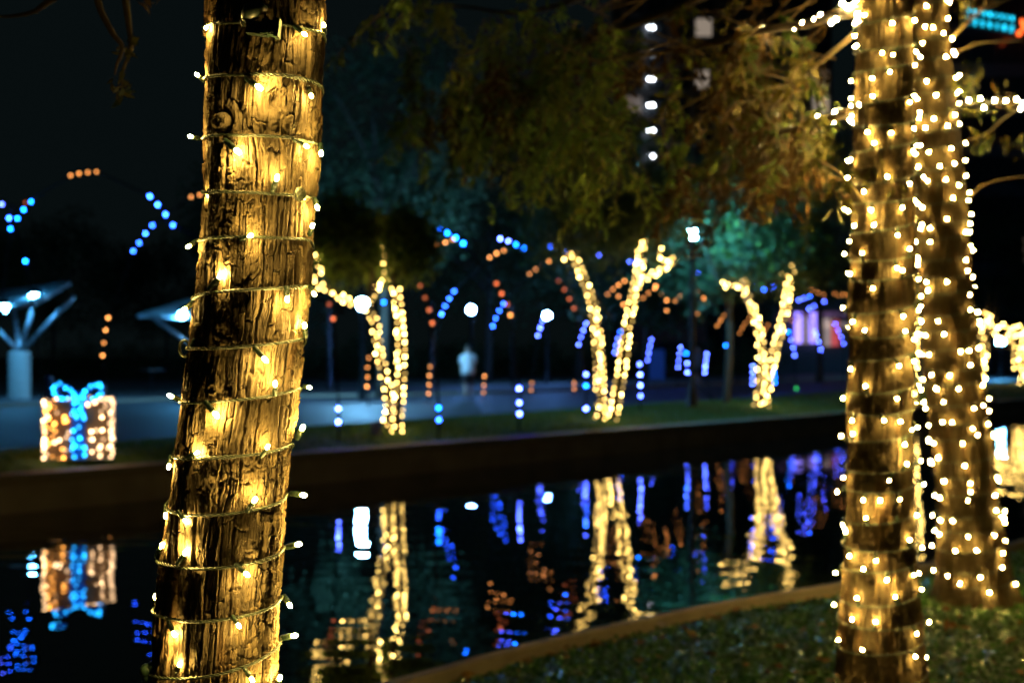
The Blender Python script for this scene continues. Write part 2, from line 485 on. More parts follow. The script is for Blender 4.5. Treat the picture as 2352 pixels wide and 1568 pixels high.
def trunk_mesh(name, zs, xs, ys, rs, rows, nf, nb, knots=(), seed=0, fine=True, flare=0., half=115, lump=.004):
    """rows: z samples; axis x,y and radius interpolated from the given tables; fine columns towards the camera"""
    rows = np.asarray(rows)
    hf = R(half)
    ph = np.concatenate([np.linspace(-hf, hf, nf, endpoint=False), np.linspace(hf, 2 * math.pi - hf, nb, endpoint=False)])
    ax = np.interp(rows, zs, xs); ay = np.interp(rows, zs, ys); ar = np.interp(rows, zs, rs)
    PH, Z = np.meshgrid(ph, rows); rr = ar[:, None]
    r0 = float(np.median(rs))
    phw = np.where(PH > math.pi, PH - 2 * math.pi, PH)
    h, col = bark(phw * r0, Z, knots, seed, fine, 1.0 if fine else .60)
    lowf = lump * (np.sin(PH * 2 + Z * 5 + seed) + .7 * np.sin(PH * 3 - Z * 7 + 1 + seed) + .5 * np.sin(PH * 5 + Z * 13))
    fl = flare * np.exp(-(Z / .22)) * (1 + .35 * np.cos(PH * 5 + seed)) if flare else 0
    rad = rr + h * (1 if fine else 1.5) + lowf + fl
    X = ax[:, None] + rad * np.sin(PH); Y = ay[:, None] - rad * np.cos(PH)
    n = len(ph); m_ = len(rows)
    V = np.stack([X, Y, Z], -1).reshape(-1, 3)
    i = np.arange(m_ - 1)[:, None]; k = np.arange(n)[None, :]
    k2 = (k + 1) % n
    Q = np.stack([i * n + k, i * n + k2, (i + 1) * n + k2, (i + 1) * n + k], -1).reshape(-1, 4)
    return mesh_np(name, V, Q, True, col.reshape(-1, 3))

# ------------------------------------------------------------------ lamp meshes shared by all strings
def unit_socket():
    return MB().lathe([(.0026, -.001), (.0034, .0), (.0036, .004), (.0034, .0075), (.0039, .008), (.0039, .0125), (.0034, .0165), (.0030, .0185), (.0012, .0186)], 12).mesh('socket')
def unit_bulb(r=.0027, z0=.0185, l=.009):
    return MB().lathe([(r * .75, z0), (r, z0 + .002), (r, z0 + l * .6), (r * .8, z0 + l * .85), (r * .3, z0 + l)], 8).mesh('bulb')
SOCK = unit_socket(); SOCK.materials.append(M['socket'])
def globe(r, name='bulb', n=8, m=5):
    return MB().lathe([(r * math.sin(math.pi * i / m) + 1e-5, -r * math.cos(math.pi * i / m)) for i in range(m + 1)], n).mesh(name)
def aim(d):
    return Vector(d).normalized().to_track_quat('Z', 'Y')

# ================================================================== HERO TREE
DA = 2.085
vt = [0, 150, 450, 700, 1000, 1250, 1568]
uc = [618, 609, 594, 577, 537, 515, 497]; wd = [252, 262, 256, 266, 264, 272, 280]
hz = [H - (v - HV) / F * DA for v in vt][::-1]
hx = [(u - CX) / F * DA for u in uc][::-1]
hr = [x / 2 / F * DA for x in wd][::-1]
hzs = [0, .45] + hz + [3.0, 4.6]
hxs = [hx[0] - .075, hx[0] - .04] + hx + [hx[-1] + .02, hx[-1] + .06]
hrs = [.125, .097] + hr + [.07, .05]
rows = np.concatenate([np.linspace(-.03, .94, 60, endpoint=False), np.linspace(.94, 2.12, 940, endpoint=False), np.linspace(2.12, 4.6, 90)])
def hero_phi(u, v):
    c = np.interp(v, vt, uc); w_ = np.interp(v, vt, wd)
    return math.asin(max(-1, min(1, (u - c) / (w_ / 2))))
R0 = float(np.median(hrs))
def knot(u, v, rk, kind): return (hero_phi(u, v) * R0, H - (v - HV) / F * 2.01, rk, kind)
knots = [knot(664, 234, .025, 'hollow'), knot(541, 280, .010, 'stub'), knot(655, 765, .010, 'ring'), knot(535, 772, .008, 'ring'),
         knot(520, 893, .010, 'ring'), knot(520, 1112, .013, 'ring')]
root = empty('tree', (hxs[0], DA, 0), 'close leaning tree trunk with rough furrowed bark wound with lights', 'tree')
me = trunk_mesh('trunk', hzs, hxs, [DA] * len(hzs), hrs, rows, 410, 60, knots, 0)
V = np.empty(len(me.vertices) * 3, np.float32); me.vertices.foreach_get('co', V); V = V.reshape(-1, 3) - np.array(root.location, np.float32); me.vertices.foreach_set('co', V.ravel())
link('trunk', me, M['bark'], root)
HEROV = V + np.array(root.location, np.float32)      # for resting the cord on the bark
# bare twigs hanging at the top left of the picture
for pl in ([(600, -420, 2.08), (420, -330, 2.5), (260, -180, 2.8), (222, -20, 2.9), (255, 70, 2.9), (281, 108, 2.9), (268, 150, 2.95), (264, 172, 2.95)],
           [(430, -330, 2.5), (320, -200, 2.8), (288, -40, 3.0), (296, 60, 3.05), (301, 112, 3.05), (283, 160, 3.1), (280, 200, 3.1)],
           [(300, -230, 2.8), (200, -60, 3.1), (110, 5, 3.2), (75, 28, 3.25), (20, 38, 3.3), (-40, 36, 3.3)]):
    pts = catmull([P(*q) for q in pl], 5)
    MB().tube(pts, np.linspace(.012, .0016, len(pts)), 6).build('branch', M['twig'], root, off=root.location)
me = leafcloud('leaves', [P(281, 120, 2.9), P(268, 190, 2.95), P(300, 110, 3.05), P(345, 5, 3.0), P(282, 215, 3.1)], .012, 60, .03, RUST, 4, .8, .35)
me.transform(Matrix.Translation(-root.location)); o = link('leaves', me, M['leaf'], root); o['kind'] = 'stuff'

# ---- string of lights wound round the hero trunk
sl = empty('string_lights', (hxs[0], DA, 1.0), 'green-corded fairy lights wound round the close furrowed trunk', 'string lights')
OFF = Vector(sl.location)
wraps = [(490, 66, 745, 84, 52), (478, 187, 742, 196, 172), (470, 320, 735, 331, 312), (465, 441, 722, 454, 443), (450, 555, 715, 554, 545), (440, 687, 712, 657, 667),
         (425, 798, 697, 773, 797), (415, 922, 685, 888, 920), (402, 1042, 672, 1016, 1050), (390, 1155, 663, 1128, 1182), (375, 1280, 652, 1250, 1305), (362, 1392, 650, 1362, 1425), (345, 1535, 640, 1462, 1552)]
def zv(v, d=DA): return H - (v - HV) / F * d
# local outward radius of the real bark, by row and angle
def bark_rad(phi, z):
    x0 = float(np.interp(z, hzs, hxs)); r0 = float(np.interp(z, hzs, hrs))
    return x0, r0
zsrt = None
grid = HEROV.reshape(len(rows), -1, 3)
GPH = np.concatenate([np.linspace(-R(115), R(115), 410, endpoint=False), np.linspace(R(115), 2 * math.pi - R(115), 60, endpoint=False)])
def on_bark(phi, z, gap=.0):
    i = int(np.clip(np.searchsorted(rows, z), 0, len(rows) - 1))
    p = (phi + R(115)) % (2 * math.pi) - R(115)
    k = int(np.clip(np.searchsorted(GPH, p), 0, len(GPH) - 1))
    x0 = float(np.interp(z, hzs, hxs))
    rr = np.hypot(grid[max(0, i - 4):i + 5, max(0, k - 6):k + 7, 0] - x0, grid[max(0, i - 4):i + 5, max(0, k - 6):k + 7, 1] - DA).max()
    r = rr + gap
    return Vector((x0 + r * math.sin(phi), DA - r * math.cos(phi), z))
raw = []
for k, (ul, vl, ur, vr, vm) in enumerate(wraps):
    zl, zr = zv(vl), zv(vr); zm = zv(vm, 2.0)
    zlin = (zl + zr) / 2
    for j in range(60):
        t = j / 59; ph = R(-88 + 176 * t)
        z = zl + (zr - zl) * t + (zm - zlin) * math.cos(ph) ** 1.0 * (1 if abs(zm - zlin) < .02 else .02 / abs(zm - zlin))
        raw.append((ph, z))
    if k + 1 < len(wraps):
        zn = zv(wraps[k + 1][1])
        for j in range(1, 24):
            t = j / 24; raw.append((R(88 + 184 * t), zr + (zn - zr) * t))
pts = [on_bark(p, z, .0022) for p, z in raw]
A_ = np.array(pts); A2 = A_.copy()
for _ in range(6): A2[1:-1] = (A2[:-2] + A2[1:-1] * 2 + A2[2:]) / 4
seg = np.linalg.norm(np.diff(A2, axis=0), axis=1); cum = np.concatenate([[0], np.cumsum(seg)])
L = cum[-1]; sN = int(L / .0022); sv = np.linspace(0, L, sN)
Cc = np.stack([np.interp(sv, cum, A2[:, i]) for i in range(3)], 1)
T = np.gradient(Cc, axis=0); T /= np.linalg.norm(T, axis=1)[:, None]
B1 = np.cross(T, np.array([0, 0, 1.])); B1 /= np.linalg.norm(B1, axis=1)[:, None]; B2 = np.cross(T, B1)
VV = []; QQ = []; base = 0; ns = 6
wob = fbm(sv * 11, sv * 0, 5) - .5; tight = .0013 + .0011 * sst(.5, .75, fbm(sv * 16, sv * 0 + 4, 8))
for st in range(3):
    ang = sv / .0245 * 2 * math.pi * (1 + 0 * wob) + wob * 7 + st * 2 * math.pi / 3
    c_ = Cc + (B1 * np.cos(ang)[:, None] + B2 * np.sin(ang)[:, None]) * tight[:, None]
    a_ = np.arange(ns) / ns * 2 * math.pi
    ring = c_[:, None, :] + (B1[:, None, :] * np.cos(a_)[None, :, None] + B2[:, None, :] * np.sin(a_)[None, :, None]) * .00115
    VV.append(ring.reshape(-1, 3)); i = np.arange(sN - 1)[:, None]; k = np.arange(ns)[None, :]; k2 = (k + 1) % ns
    QQ.append(base + np.stack([i * ns + k, i * ns + k2, (i + 1) * ns + k2, (i + 1) * ns + k], -1).reshape(-1, 4)); base += sN * ns
link('cord', mesh_np('cord', np.concatenate(VV) - np.array(OFF), np.concatenate(QQ)), M['cord'], sl)
# lamps: tip pixel, socket-foot pixel
lamps = [(474, 66, 495, 60), (703, 82, 690, 60), (743, 55, 746, 78), (450, 170, 478, 188), (600, 205, 590, 178), (716, 224, 716, 198), (434, 313, 470, 320), (551, 352, 548, 322),
         (708, 338, 688, 320), (738, 356, 735, 331), (638, 403, 645, 442), (478, 450, 505, 438), (730, 480, 722, 455), (719, 515, 712, 540), (579, 540, 582, 552), (430, 568, 458, 553),
         (512, 627, 510, 668), (660, 692, 672, 658), (723, 678, 711, 657), (418, 715, 440, 690), (455, 765, 470, 796), (699, 743, 696, 774), (613, 830, 605, 796), (632, 877, 640, 908),
         (713, 890, 685, 886), (387, 907, 413, 922), (500, 957, 505, 920), (697, 978, 680, 1008), (456, 1038, 460, 1049), (617, 1022, 610, 1048), (387, 1075, 404, 1046), (588, 1143, 585, 1174),
         (702, 1137, 664, 1132), (380, 1188, 389, 1158), (429, 1200, 437, 1172), (430, 1262, 428, 1298), (690, 1248, 654, 1256), (375, 1248, 378, 1281), (571, 1322, 562, 1292), (668, 1393, 650, 1366),
         (358, 1365, 366, 1394), (402, 1460, 409, 1422), (551, 1440, 556, 1410), (681, 1458, 646, 1464), (413, 1522, 424, 1546), (582, 1564, 578, 1530), (644, 1552, 634, 1578)]
BULB = unit_bulb(); BULB.materials.append(M['warm'])
for n_, (tu, tv, bu, bv) in enumerate(lamps):
    pb = hero_phi(bu, bv); c = np.interp(tv, vt, uc); hw = np.interp(tv, vt, wd) / 2
    base_w = on_bark(pb, zv(bv, DA - .083 * math.cos(pb)), .003)
    pt = hero_phi(tu, tv)
    if abs(tu - c) < hw * .93:
        surf = on_bark(pt, zv(tv, DA - .083 * math.cos(pt)), .018)
        tip = P(tu, tv, surf.y); tip.y = surf.y
    else:
        tip = P(tu, tv, base_w.y - .022)
    d = tip - base_w
    if d.length < .02:
        d = Vector((d.x, -math.sqrt(max(0, .026 ** 2 - d.x ** 2 - d.z ** 2)), d.z))
    sc = min(1.25, max(.85, d.length / .0275))
    # keep the lit tip where it is, draw the foot back along the lamp if the two are further apart
    o = link('socket', SOCK, None, sl)
    foot = tip - d.normalized() * .0262 * sc if d.length > .02 and abs(tu - c) < 9999 else base_w
    o.rotation_mode = 'QUATERNION'; o.rotation_quaternion = aim(d); o.scale = (sc,) * 3; o.location = foot - OFF
    link('bulb', BULB, None, o)
    if (foot - base_w).length > .004:
        MB().tube(catmull([base_w, base_w.lerp(foot, .5) + Vector((.001, -.002, .001)), foot], 4), .0013, 6).build('lead', M['cord'], sl, off=OFF)
# plug and socket joint near the top
pr = empty('plug_connector', P(600, 55, 1.985), 'dark green plug joint tied on the close trunk near the top', 'plug')
pm = MB(); q = pr.location
def loc(u, v, d): return P(u, v, d) - q
pm.tube([loc(565, 47, 1.99), loc(568, 36, 1.984), loc(575, 27, 1.98), loc(588, 21, 1.978), loc(600, 18, 1.98), loc(612, 22, 1.984)], [.006, .010, .0125, .0120, .0085, .004], 14).build('plug_cap', M['plug'], pr)
MB().box(loc(593, 67, 1.984), (.030, .016, .017), Matrix.Rotation(R(8), 3, 'Y')).build('plug_body', M['plug'], pr, False)
MB().box(loc(620, 65, 1.982), (.022, .020, .020), Matrix.Rotation(R(8), 3, 'Y')).build('fuse_box', M['socket'], pr, False)
MB().box(loc(638, 66, 1.982), (.0065, .022, .026), Matrix.Rotation(R(6), 3, 'Y')).build('collar', M['socket'], pr, False)
for k_ in range(3):
    MB().box(loc(613 + k_ * 7, 67, 1.9705), (.0028, .003, .010)).build('rib', M['plug'], pr, False)
pm = None
MB().tube([loc(553, 47, 1.99), loc(556, 58, 1.985), loc(566, 62, 1.98), loc(566, 50, 1.977), loc(557, 44, 1.98)], .0014, 6).build('tie', M['cord'], pr)
# clear disc and the ring at the left edge, and the bundle of end plugs at the bottom
gm, nt, b = mat('clear_cap'); b.inputs['Base Color'].default_value = (.5, .55, .45, 1); b.inputs['Roughness'].default_value = .12
b.inputs['Transmission Weight'].default_value = .85; b.inputs['IOR'].default_value = 1.35
o = MB().lathe([(.0098, 0), (.0108, .0006), (.0108, .0022), (.009, .0045), (.005, .006), (.001, .0065)], 24).build('clear_cap', gm)
o.location = P(688, 447, 2.018); o.rotation_euler = (R(90), 0, R(24)); o.scale = (.82, 1, 1)
tag(o, 'clear round plastic cap on the cord at the right of the trunk', 'cap')
o = MB().tube([(.0075 * math.cos(a), 0, .0115 * math.sin(a)) for a in np.linspace(0, 2 * math.pi, 22)], .0022, 8, False).build('cord_ring', M['cord'])
o.location = P(424, 800, 2.07); o.rotation_euler = (0, 0, R(30)); tag(o, 'pale green ring on the cord at the left edge of the trunk', 'ring')
br_ = empty('end_plug', P(345, 1545, 2.06), 'cluster of round green cord ends at the foot of the picture', 'plug')
q = br_.location
for (u_, v_, r_) in ((352, 1533, .0105), (338, 1540, .0115), (346, 1558, .012), (362, 1548, .008)):
    MB().ball(P(u_, v_, 2.055) - q, r_, 14, 8).build('end_cap', M['socket'], br_)
MB().box(P(346, 1580, 2.055) - q, (.022, .016, .024)).build('plug_body', M['plug'], br_, False)

# ================================================================== helper: lights on a limb
FARB = {}
def far_bulb(r, mt):
    k = (round(r, 4), mt)
    if k not in FARB:
        me = globe(r, 'bulb', 8, 5); me.materials.append(M[mt]); FARB[k] = me
    return FARB[k]
def smooth_path(px, d, n=7): return catmull([P(p[0], p[1], p[2] if len(p) > 2 else d) for p in px], n)
def resample(pts, step):
    A = np.array([tuple(p) for p in pts]); sg = np.linalg.norm(np.diff(A, axis=0), axis=1); cu = np.concatenate([[0], np.cumsum(sg)])
    s_ = np.arange(0, cu[-1], step); return [Vector([np.interp(x, cu, A[:, i]) for i in range(3)]) for x in s_], s_ / cu[-1]

def lit_tree(px_d, limbs, label, slabel, crown=None, spacing=.10, rb=.022, seed=1, mt='far_warm', maxb=300, group='lit trees on the far bank'):
    """limbs: list of (pixel polyline, r0, r1); each is a tapered tube wound with its bulbs"""
    g = random.Random(seed); d = px_d
    p0 = limbs[0][0][0]; base = P(p0[0], p0[1], d); zb = base.z
    t = empty('tree', base, label, 'tree', group)
    s = empty('string_lights', base + Vector((0, 0, .05)), slabel, 'string lights', 'fairy lights on far bank trees')
    bulbs = []; cordm = MB()
    for (pl, r0, r1) in limbs:
        r0 *= .50; r1 *= .52
        pts = smooth_path(pl, d)
        if pl is limbs[0][0] or pl[0][1] > 900: pts[0].z = min(pts[0].z, zb + .05) - .03
        n = len(pts)
        MB().tube(pts, np.linspace(r0, r1, n), 10).build('trunk' if r0 > .055 else 'branch', M['dark_bark'], t, off=t.location)
        # winding: helix with the bulbs along it
        tot = sum((pts[i + 1] - pts[i]).length for i in range(n - 1))
        rm = (r0 + r1) / 2; pitch = max(.085, spacing * .95)
        hl = tot * math.hypot(2 * math.pi * rm, pitch) / pitch
        nb = max(int(hl / spacing), int(tot / (spacing * .42)))
        rp, fr = resample(pts, tot / max(8, int(tot / .02)))
        hel = []
        for j in range(max(10, int(tot / pitch * 10))):
            f = j / max(10, int(tot / pitch * 10)); i = min(len(rp) - 2, int(f * (len(rp) - 1)))
            tt = (rp[i + 1] - rp[i]).normalized(); x = tt.orthogonal().normalized(); x = (Vector((1, 0, 0)) - tt * tt.x).normalized(); y = tt.cross(x)
            a = f * tot / pitch * 2 * math.pi; r = r0 + (r1 - r0) * f + .006
            hel.append(rp[i] + (x * math.cos(a) + y * math.sin(a)) * r)
        cordm.tube(hel, .004, 4)
        for j in range(nb):
            f = (j + g.uniform(-.25, .25)) / nb; f = min(.999, max(.003, f)); i = min(len(rp) - 2, int(f * (len(rp) - 1)))
            tt = (rp[i + 1] - rp[i]).normalized(); x = (Vector((1, 0, 0)) - tt * tt.x).normalized(); y = tt.cross(x)
            a = j * spacing / (hl / (tot / pitch)) * 2 * math.pi + g.uniform(-.3, .3)
            r = r0 + (r1 - r0) * f + rb * 1.05 + g.uniform(0, .012)
            bulbs.append(rp[i] + (x * math.cos(a) + y * math.sin(a)) * r)
    for (pl, r0, r1) in limbs:
        pts = smooth_path(pl, d)
        if len(pl) < 3 and r0 < .02: continue
        e = pts[-1]; dr = (pts[-1] - pts[-2]).normalized()
        for _ in range(2):
            dv = (dr + Vector((g.uniform(-.5, .5), g.uniform(-.5, .5), g.uniform(.1, .6)))).normalized(); ln = g.uniform(.9, 1.7)
            q = catmull([e - dr * .05, e + dv * ln * .5 + Vector((g.uniform(-.1, .1), 0, .05)), e + dv * ln + Vector((g.uniform(-.3, .3), 0, .1))], 5)
            MB().tube(q, np.linspace(max(.012, r1 * .5), .006, len(q)), 6).build('branch', M['dark_bark'], t, off=t.location)
    g.shuffle(bulbs)
    # largest share of what can be seen: those on the camera's side come first
    cordm.build('cord', M['cord'], s, off=s.location)
    me = far_bulb(rb, mt)
    for b_ in bulbs[:maxb]:
        link('bulb', me, None, s, b_ - s.location)
    if len(bulbs) > maxb:
        mm = MB()
        for b_ in bulbs[maxb:]: mm.ball(b_ - s.location, rb, 6, 4)
        o = mm.build('bulb', M[mt], s); o['kind'] = 'stuff'
    if crown:
        me = crown; me.transform(Matrix.Translation(-t.location)); link('crown', me, M['leaf'], t)
    return t
def c4l(*p): return [c4(*q) for q in p]
def c5l(*p): return [c5(*q) for q in p]
def crl(*p): return [cr(*q) for q in p]

# ---- tree 1
d1 = 24.2
def crown(d, ells, n, size, cols, seed, k=90, spread=.35, droop=.3):
    C = []; 
    for j, (u, v, ru, rv) in enumerate(ells):
        c = P(u, v, d + .3); C.append(ellipsoid_clumps(c, (ru / F * d, ru / F * d * .8, rv / F * d), k, seed + j))
    return leafcloud('crown', np.concatenate(C), spread, n, size, cols, seed, droop)
lit_tree(d1, [(c4l((600, 1450), (612, 1250), (620, 1050), (612, 850), (590, 655)), .145, .09),
              (c4l((550, 1450), (560, 1270), (515, 1080), (490, 920), (450, 775)), .12, .085),
              (c4l((450, 790), (345, 755), (245, 695), (150, 655)), .075, .05),
              (c4l((150, 655), (182, 580), (165, 530), (138, 480)), .045, .03),
              (c4l((450, 760), (475, 690), (525, 650), (545, 580), (533, 480), (522, 395)), .06, .035),
              (c4l((522, 395), (505, 420), (485, 415)), .012, .01), (c4l((510, 292), (540, 278)), .01, .01)],
         'tree with right stem straight and left arm forking near the close trunk', 'dense warm fairy lights on the forked tree nearest the close trunk',
         crown(d1, [(845, 575, 120, 60), (770, 540, 60, 90), (920, 560, 70, 70)], 9000, .13, OLIVE[:3] + GREEN[2:], 11, 60, .22, .6), seed=1, spacing=.132, rb=.0165)
# ---- tree 2
d2 = 29.0
lit_tree(d2, [(c5l((368, 1385), (366, 1100), (345, 850), (315, 700), (268, 600), (222, 470)), .17, .085),
              (c5l((435, 1385), (482, 1150), (522, 900), (562, 700), (590, 550), (600, 400)), .16, .10),
              (c5l((585, 640), (640, 610), (700, 590), (745, 545), (805, 500)), .06, .04),
              (c5l((745, 545), (712, 515), (698, 480), (692, 435)), .04, .025),
              (c5l((225, 480), (180, 500), (188, 540)), .03, .02)],
         'tree with two wide-spread stems forming a tall lit V', 'dense warm fairy lights on the wide V-shaped tree',
         crown(d2, [(1330, 520, 130, 70), (1420, 440, 150, 90), (1500, 490, 120, 70)], 9000, .13, GREEN, 23, 60, .33), seed=2, spacing=.144, rb=.0185)
# ---- tree 3
d3 = 36.0
lit_tree(d3, [(c5l((1228, 1325), (1250, 1200), (1246, 950), (1216, 820), (1162, 690), (1162, 605)), .15, .08),
              (c5l((1268, 1315), (1302, 1120), (1350, 930), (1390, 750), (1402, 630)), .16, .10),
              (c5l((1160, 690), (1110, 655), (1060, 665), (1018, 645)), .05, .03),
              (c5l((1402, 640), (1420, 590), (1428, 540)), .06, .04), (c5l((1402, 630), (1370, 590), (1385, 570)), .05, .03)],
         'slim tree with two lit stems meeting low behind the canal wall', 'dense warm fairy lights on the slim tree farther along the bank',
         crown(d3, [(1740, 560, 120, 60), (1810, 600, 90, 50), (1820, 470, 120, 90)], 7000, .15, GREEN + OLIVE[:1], 37, 60, .38), seed=3, spacing=.160, rb=.0215)
# ---- tree 4, seen between the two near trunks
lit_tree(44, [(crl((60, 715), (66, 560), (72, 400), (95, 260), (106, 130)), .20, .11)],
         'lit stem seen in the gap between the two near wrapped trunks', 'warm fairy lights on the stem in the gap between the near trunks', None, seed=4, spacing=.2, rb=.028)
lit_tree(60, [(crl((438, 612), (448, 520), (465, 385)), .19, .2), (crl((455, 400), (430, 350), (478, 318), (462, 235)), .10, .06), (crl((478, 320), (515, 250)), .08, .05),
              (crl((470, 330), (520, 370), (575, 410), (620, 430)), .05, .04), (crl((520, 330), (560, 320), (610, 342), (665, 330)), .04, .04)],
         'distant lit tree with short forked limbs right of the near trunks', 'fairy lights on the distant tree right of the near trunks', None, seed=5, spacing=.26, rb=.036)
lit_tree(62, [(crl((662, 650), (668, 480), (690, 330)), .18, .15), (crl((636, 565), (634, 430), (600, 440)), .24, .2), (crl((575, 380), (620, 390), (660, 360), (720, 310)), .06, .05)],
         'distant lit tree cut by the right edge of the picture', 'fairy lights on the distant tree at the right picture edge', None, seed=6, spacing=.26, rb=.036)

# ================================================================== the two wrapped trunks on the right
def wrapped(dd, vtab, utab, wtab, zbase, flare, seed, label, slabel, pitch, spacing, rb, nf, nrow, bulbL, half=120):
    zz_ = [H - (v - HV) / F * dd for v in vtab][::-1]; xx = [(u - CX) / F * dd for u in utab][::-1]; rr = [x / 2 / F * dd for x in wtab][::-1]
    if zz_[0] > .05:
        sl_ = (xx[1] - xx[0]) / (zz_[1] - zz_[0]); xx = [xx[0] - sl_ * zz_[0] * .4] + xx; rr = [rr[0] * 1.5] + rr; zz_ = [0] + zz_
    zz_ = zz_ + [zz_[-1] + 2.5]; xx = xx + [xx[-1] + .1]; rr = rr + [rr[-1] * .6]
    t = empty('tree', (xx[0], dd, 0), label, 'tree', 'wrapped trunks on the near bank')
    ztop = zz_[-2] + .1
    rows_ = np.concatenate([np.linspace(-.05, ztop, nrow, endpoint=False), np.linspace(ztop, zz_[-1], 30)])
    me = trunk_mesh('trunk', zz_, xx, [dd] * len(zz_), rr, rows_, nf, 40, (), seed, False, flare, half)
    me.transform(Matrix.Translation(-t.location)); link('trunk', me, M['bark'], t)
    s = empty('string_lights', (xx[0], dd, .1), slabel, 'string lights', 'fairy lights on the near right trunks')
    g = random.Random(seed); z0 = max(zbase, .15); z1 = zz_[-2] + .25
    hel = []; turns = (z1 - z0) / pitch; nst = int(turns * 28)
    def pos(f, gap):
        a = f * turns * 2 * math.pi + .8 * seed; z = z0 + (z1 - z0) * f + .012 * math.sin(a * .37) + .25 * pitch * math.sin(a)
        r = float(np.interp(z, zz_, rr)) + gap + (flare * math.exp(-z / .22) if flare else 0); x = float(np.interp(z, zz_, xx))
        return Vector((x + r * math.cos(a), dd + r * math.sin(a), z)), Vector((math.cos(a), math.sin(a), 0))
    for j in range(nst): hel.append(pos(j / (nst - 1), .008)[0])
    MB().tube(hel, .0032, 5).build('cord', M['cord'], s, off=s.location)
    bm_ = globe(rb, 'bulb', 8, 5); bm_.materials.append(M[bulbL])
    Lh = sum((hel[i + 1] - hel[i]).length for i in range(nst - 1)); nb = int(Lh / spacing)
    sm = MB().lathe([(.0045, -.002), (.0055, .004), (.005, .02), (.003, .024)], 8).mesh('socket'); sm.materials.append(M['socket'])
    n_in = 0
    for j in range(nb):
        f = min(.999, max(0, (j + g.uniform(-.33, .33) + (.55 if g.random() < .2 else 0)) / nb)); p, nrm = pos(f, .0085)
        dv = Vector((g.uniform(-.5, .5), g.uniform(-.5, .5), g.choice((-1, -1, 1)) * g.uniform(.5, 1.2))) + nrm * (g.uniform(-.02, .35) if g.random() < .6 else g.uniform(.5, 1.2))
        dv.normalize(); n_in += 1
        if n_in > 300: continue
        so = link('socket', sm, None, s, p - s.location); so.rotation_mode = 'QUATERNION'; so.rotation_quaternion = aim(dv)
        link('bulb', bm_, None, so, (0, 0, .024 + rb * .6))
    return t, s
t1, s1 = wrapped(4.5, [0, 150, 600, 1000, 1300, 1568], [2035, 2030, 2028, 2022, 2020, 2025], [118, 128, 138, 146, 160, 198], .15, .03, 3,
                 'nearer wrapped trunk on the right with wide-spaced lights', 'wide-spaced warm lights wound round the nearer right trunk', .082, .098, .0033, 190, 620, 'warm2')
t2, s2 = wrapped(8.3, [0, 400, 800, 1100, 1350, 1400], [2128, 2155, 2182, 2218, 2238, 2240], [84, 112, 122, 134, 148, 160], .17, .07, 5,
                 'farther wrapped trunk on the right with dense lights and flared foot', 'dense warm lights wound round the farther right trunk', .105, .108, .0036, 150, 420, 'warm3')

# ---- boughs of the right-hand cypress with their leaf sprays
def bough(t, pl, r0, r1, n=8):
    pts = catmull([P(*q) for q in pl], n)
    MB().tube(pts, np.linspace(r0, r1, len(pts)), 7).build('branch', M['twig'], t, off=t.location); return pts
g = random.Random(21)
spr = []                                      # spray roots: (point, length, colour set)
B1p = bough(t1, [(2010, 20, 4.5), (1930, 32, 4.6), (1850, 55, 4.8), (1745, 72, 5.0), (1600, 108, 5.4), (1450, 130, 5.9), (1300, 150, 6.4), (1150, 190, 6.9)], .022, .003)
B2p = bough(t1, [(2010, 240, 4.5), (1950, 258, 4.55), (1880, 282, 4.75), (1800, 302, 4.9), (1720, 325, 5.2), (1655, 395, 5.5), (1560, 440, 5.9), (1480, 520, 6.2)], .018, .002)
B3p = bough(t1, [(2030, -300, 4.5), (1900, -170, 4.8), (1700, -50, 5.3), (1500, 40, 6.0), (1300, 110, 6.8), (1130, 190, 7.4), (1000, 260, 7.8)], .03, .003)
B4p = bough(t1, [(2030, -330, 4.5), (1700, -120, 5.5), (1400, -25, 6.2), (1200, 30, 7.0), (1050, 15, 7.5), (930, 30, 7.8)], .025, .003)
B5p = bough(t1, [(1985, 60, 4.5), (1900, 130, 4.6), (1830, 190, 4.75), (1760, 260, 5.0), (1740, 330, 5.2)], .010, .002)
B6p = bough(t1, [(1990, 470, 4.45), (1930, 400, 4.5), (1870, 360, 4.6), (1830, 300, 4.7)], .006, .0015)
B7p = bough(t1, [(1230, 40, 6.9), (1225, 100, 6.9), (1220, 160, 6.9), (1215, 230, 6.9)], .006, .002)
twm = MB()
def spray(p, ln, cols, lean=(0, 0)):
    """a hanging twig with leaflets along it"""
    q = p + Vector((lean[0] + g.uniform(-.12, .12), g.uniform(-.15, .15), -ln))
    mid = p.lerp(q, .5) + Vector((g.uniform(-.06, .06), 0, .04))
    for e_ in (p, q):
        u_ = CX + e_.x / e_.y * F; v_ = HV - (e_.z - H) / e_.y * F
        if v_ < 430 and (1462 < u_ < 1528 or (1612 < u_ < 1655 and g.random() < .6)): return
    pts = catmull([p, mid, q], 5); twm.tube(pts, np.linspace(.003, .0008, len(pts)), 4, False)
    spr.append((pts, cols))
for (bp_, n, lo, hi, cols, f0, f1) in ((B1p, 16, .05, .28, RUST, .3, 1), (B2p, 24, .06, .30, RUST, .25, 1), (B3p, 26, .10, .50, OLIVE, .45, 1), (B4p, 20, .08, .42, OLIVE, .45, 1),
                                       (B1p, 20, .10, .40, OLIVE, .55, 1), (B5p, 12, .05, .2, RUST, .1, 1), (B6p, 8, .04, .12, RUST, .2, 1), (B3p, 14, .1, .3, RUST, .35, .7)):
    for _ in range(n):
        f = g.uniform(f0, f1); p = bp_[int(f * (len(bp_) - 1))]
        spray(p + Vector((g.uniform(-.05, .05), g.uniform(-.25, .25), 0)), g.uniform(lo, hi), cols, (g.uniform(-.15, .05), 0))
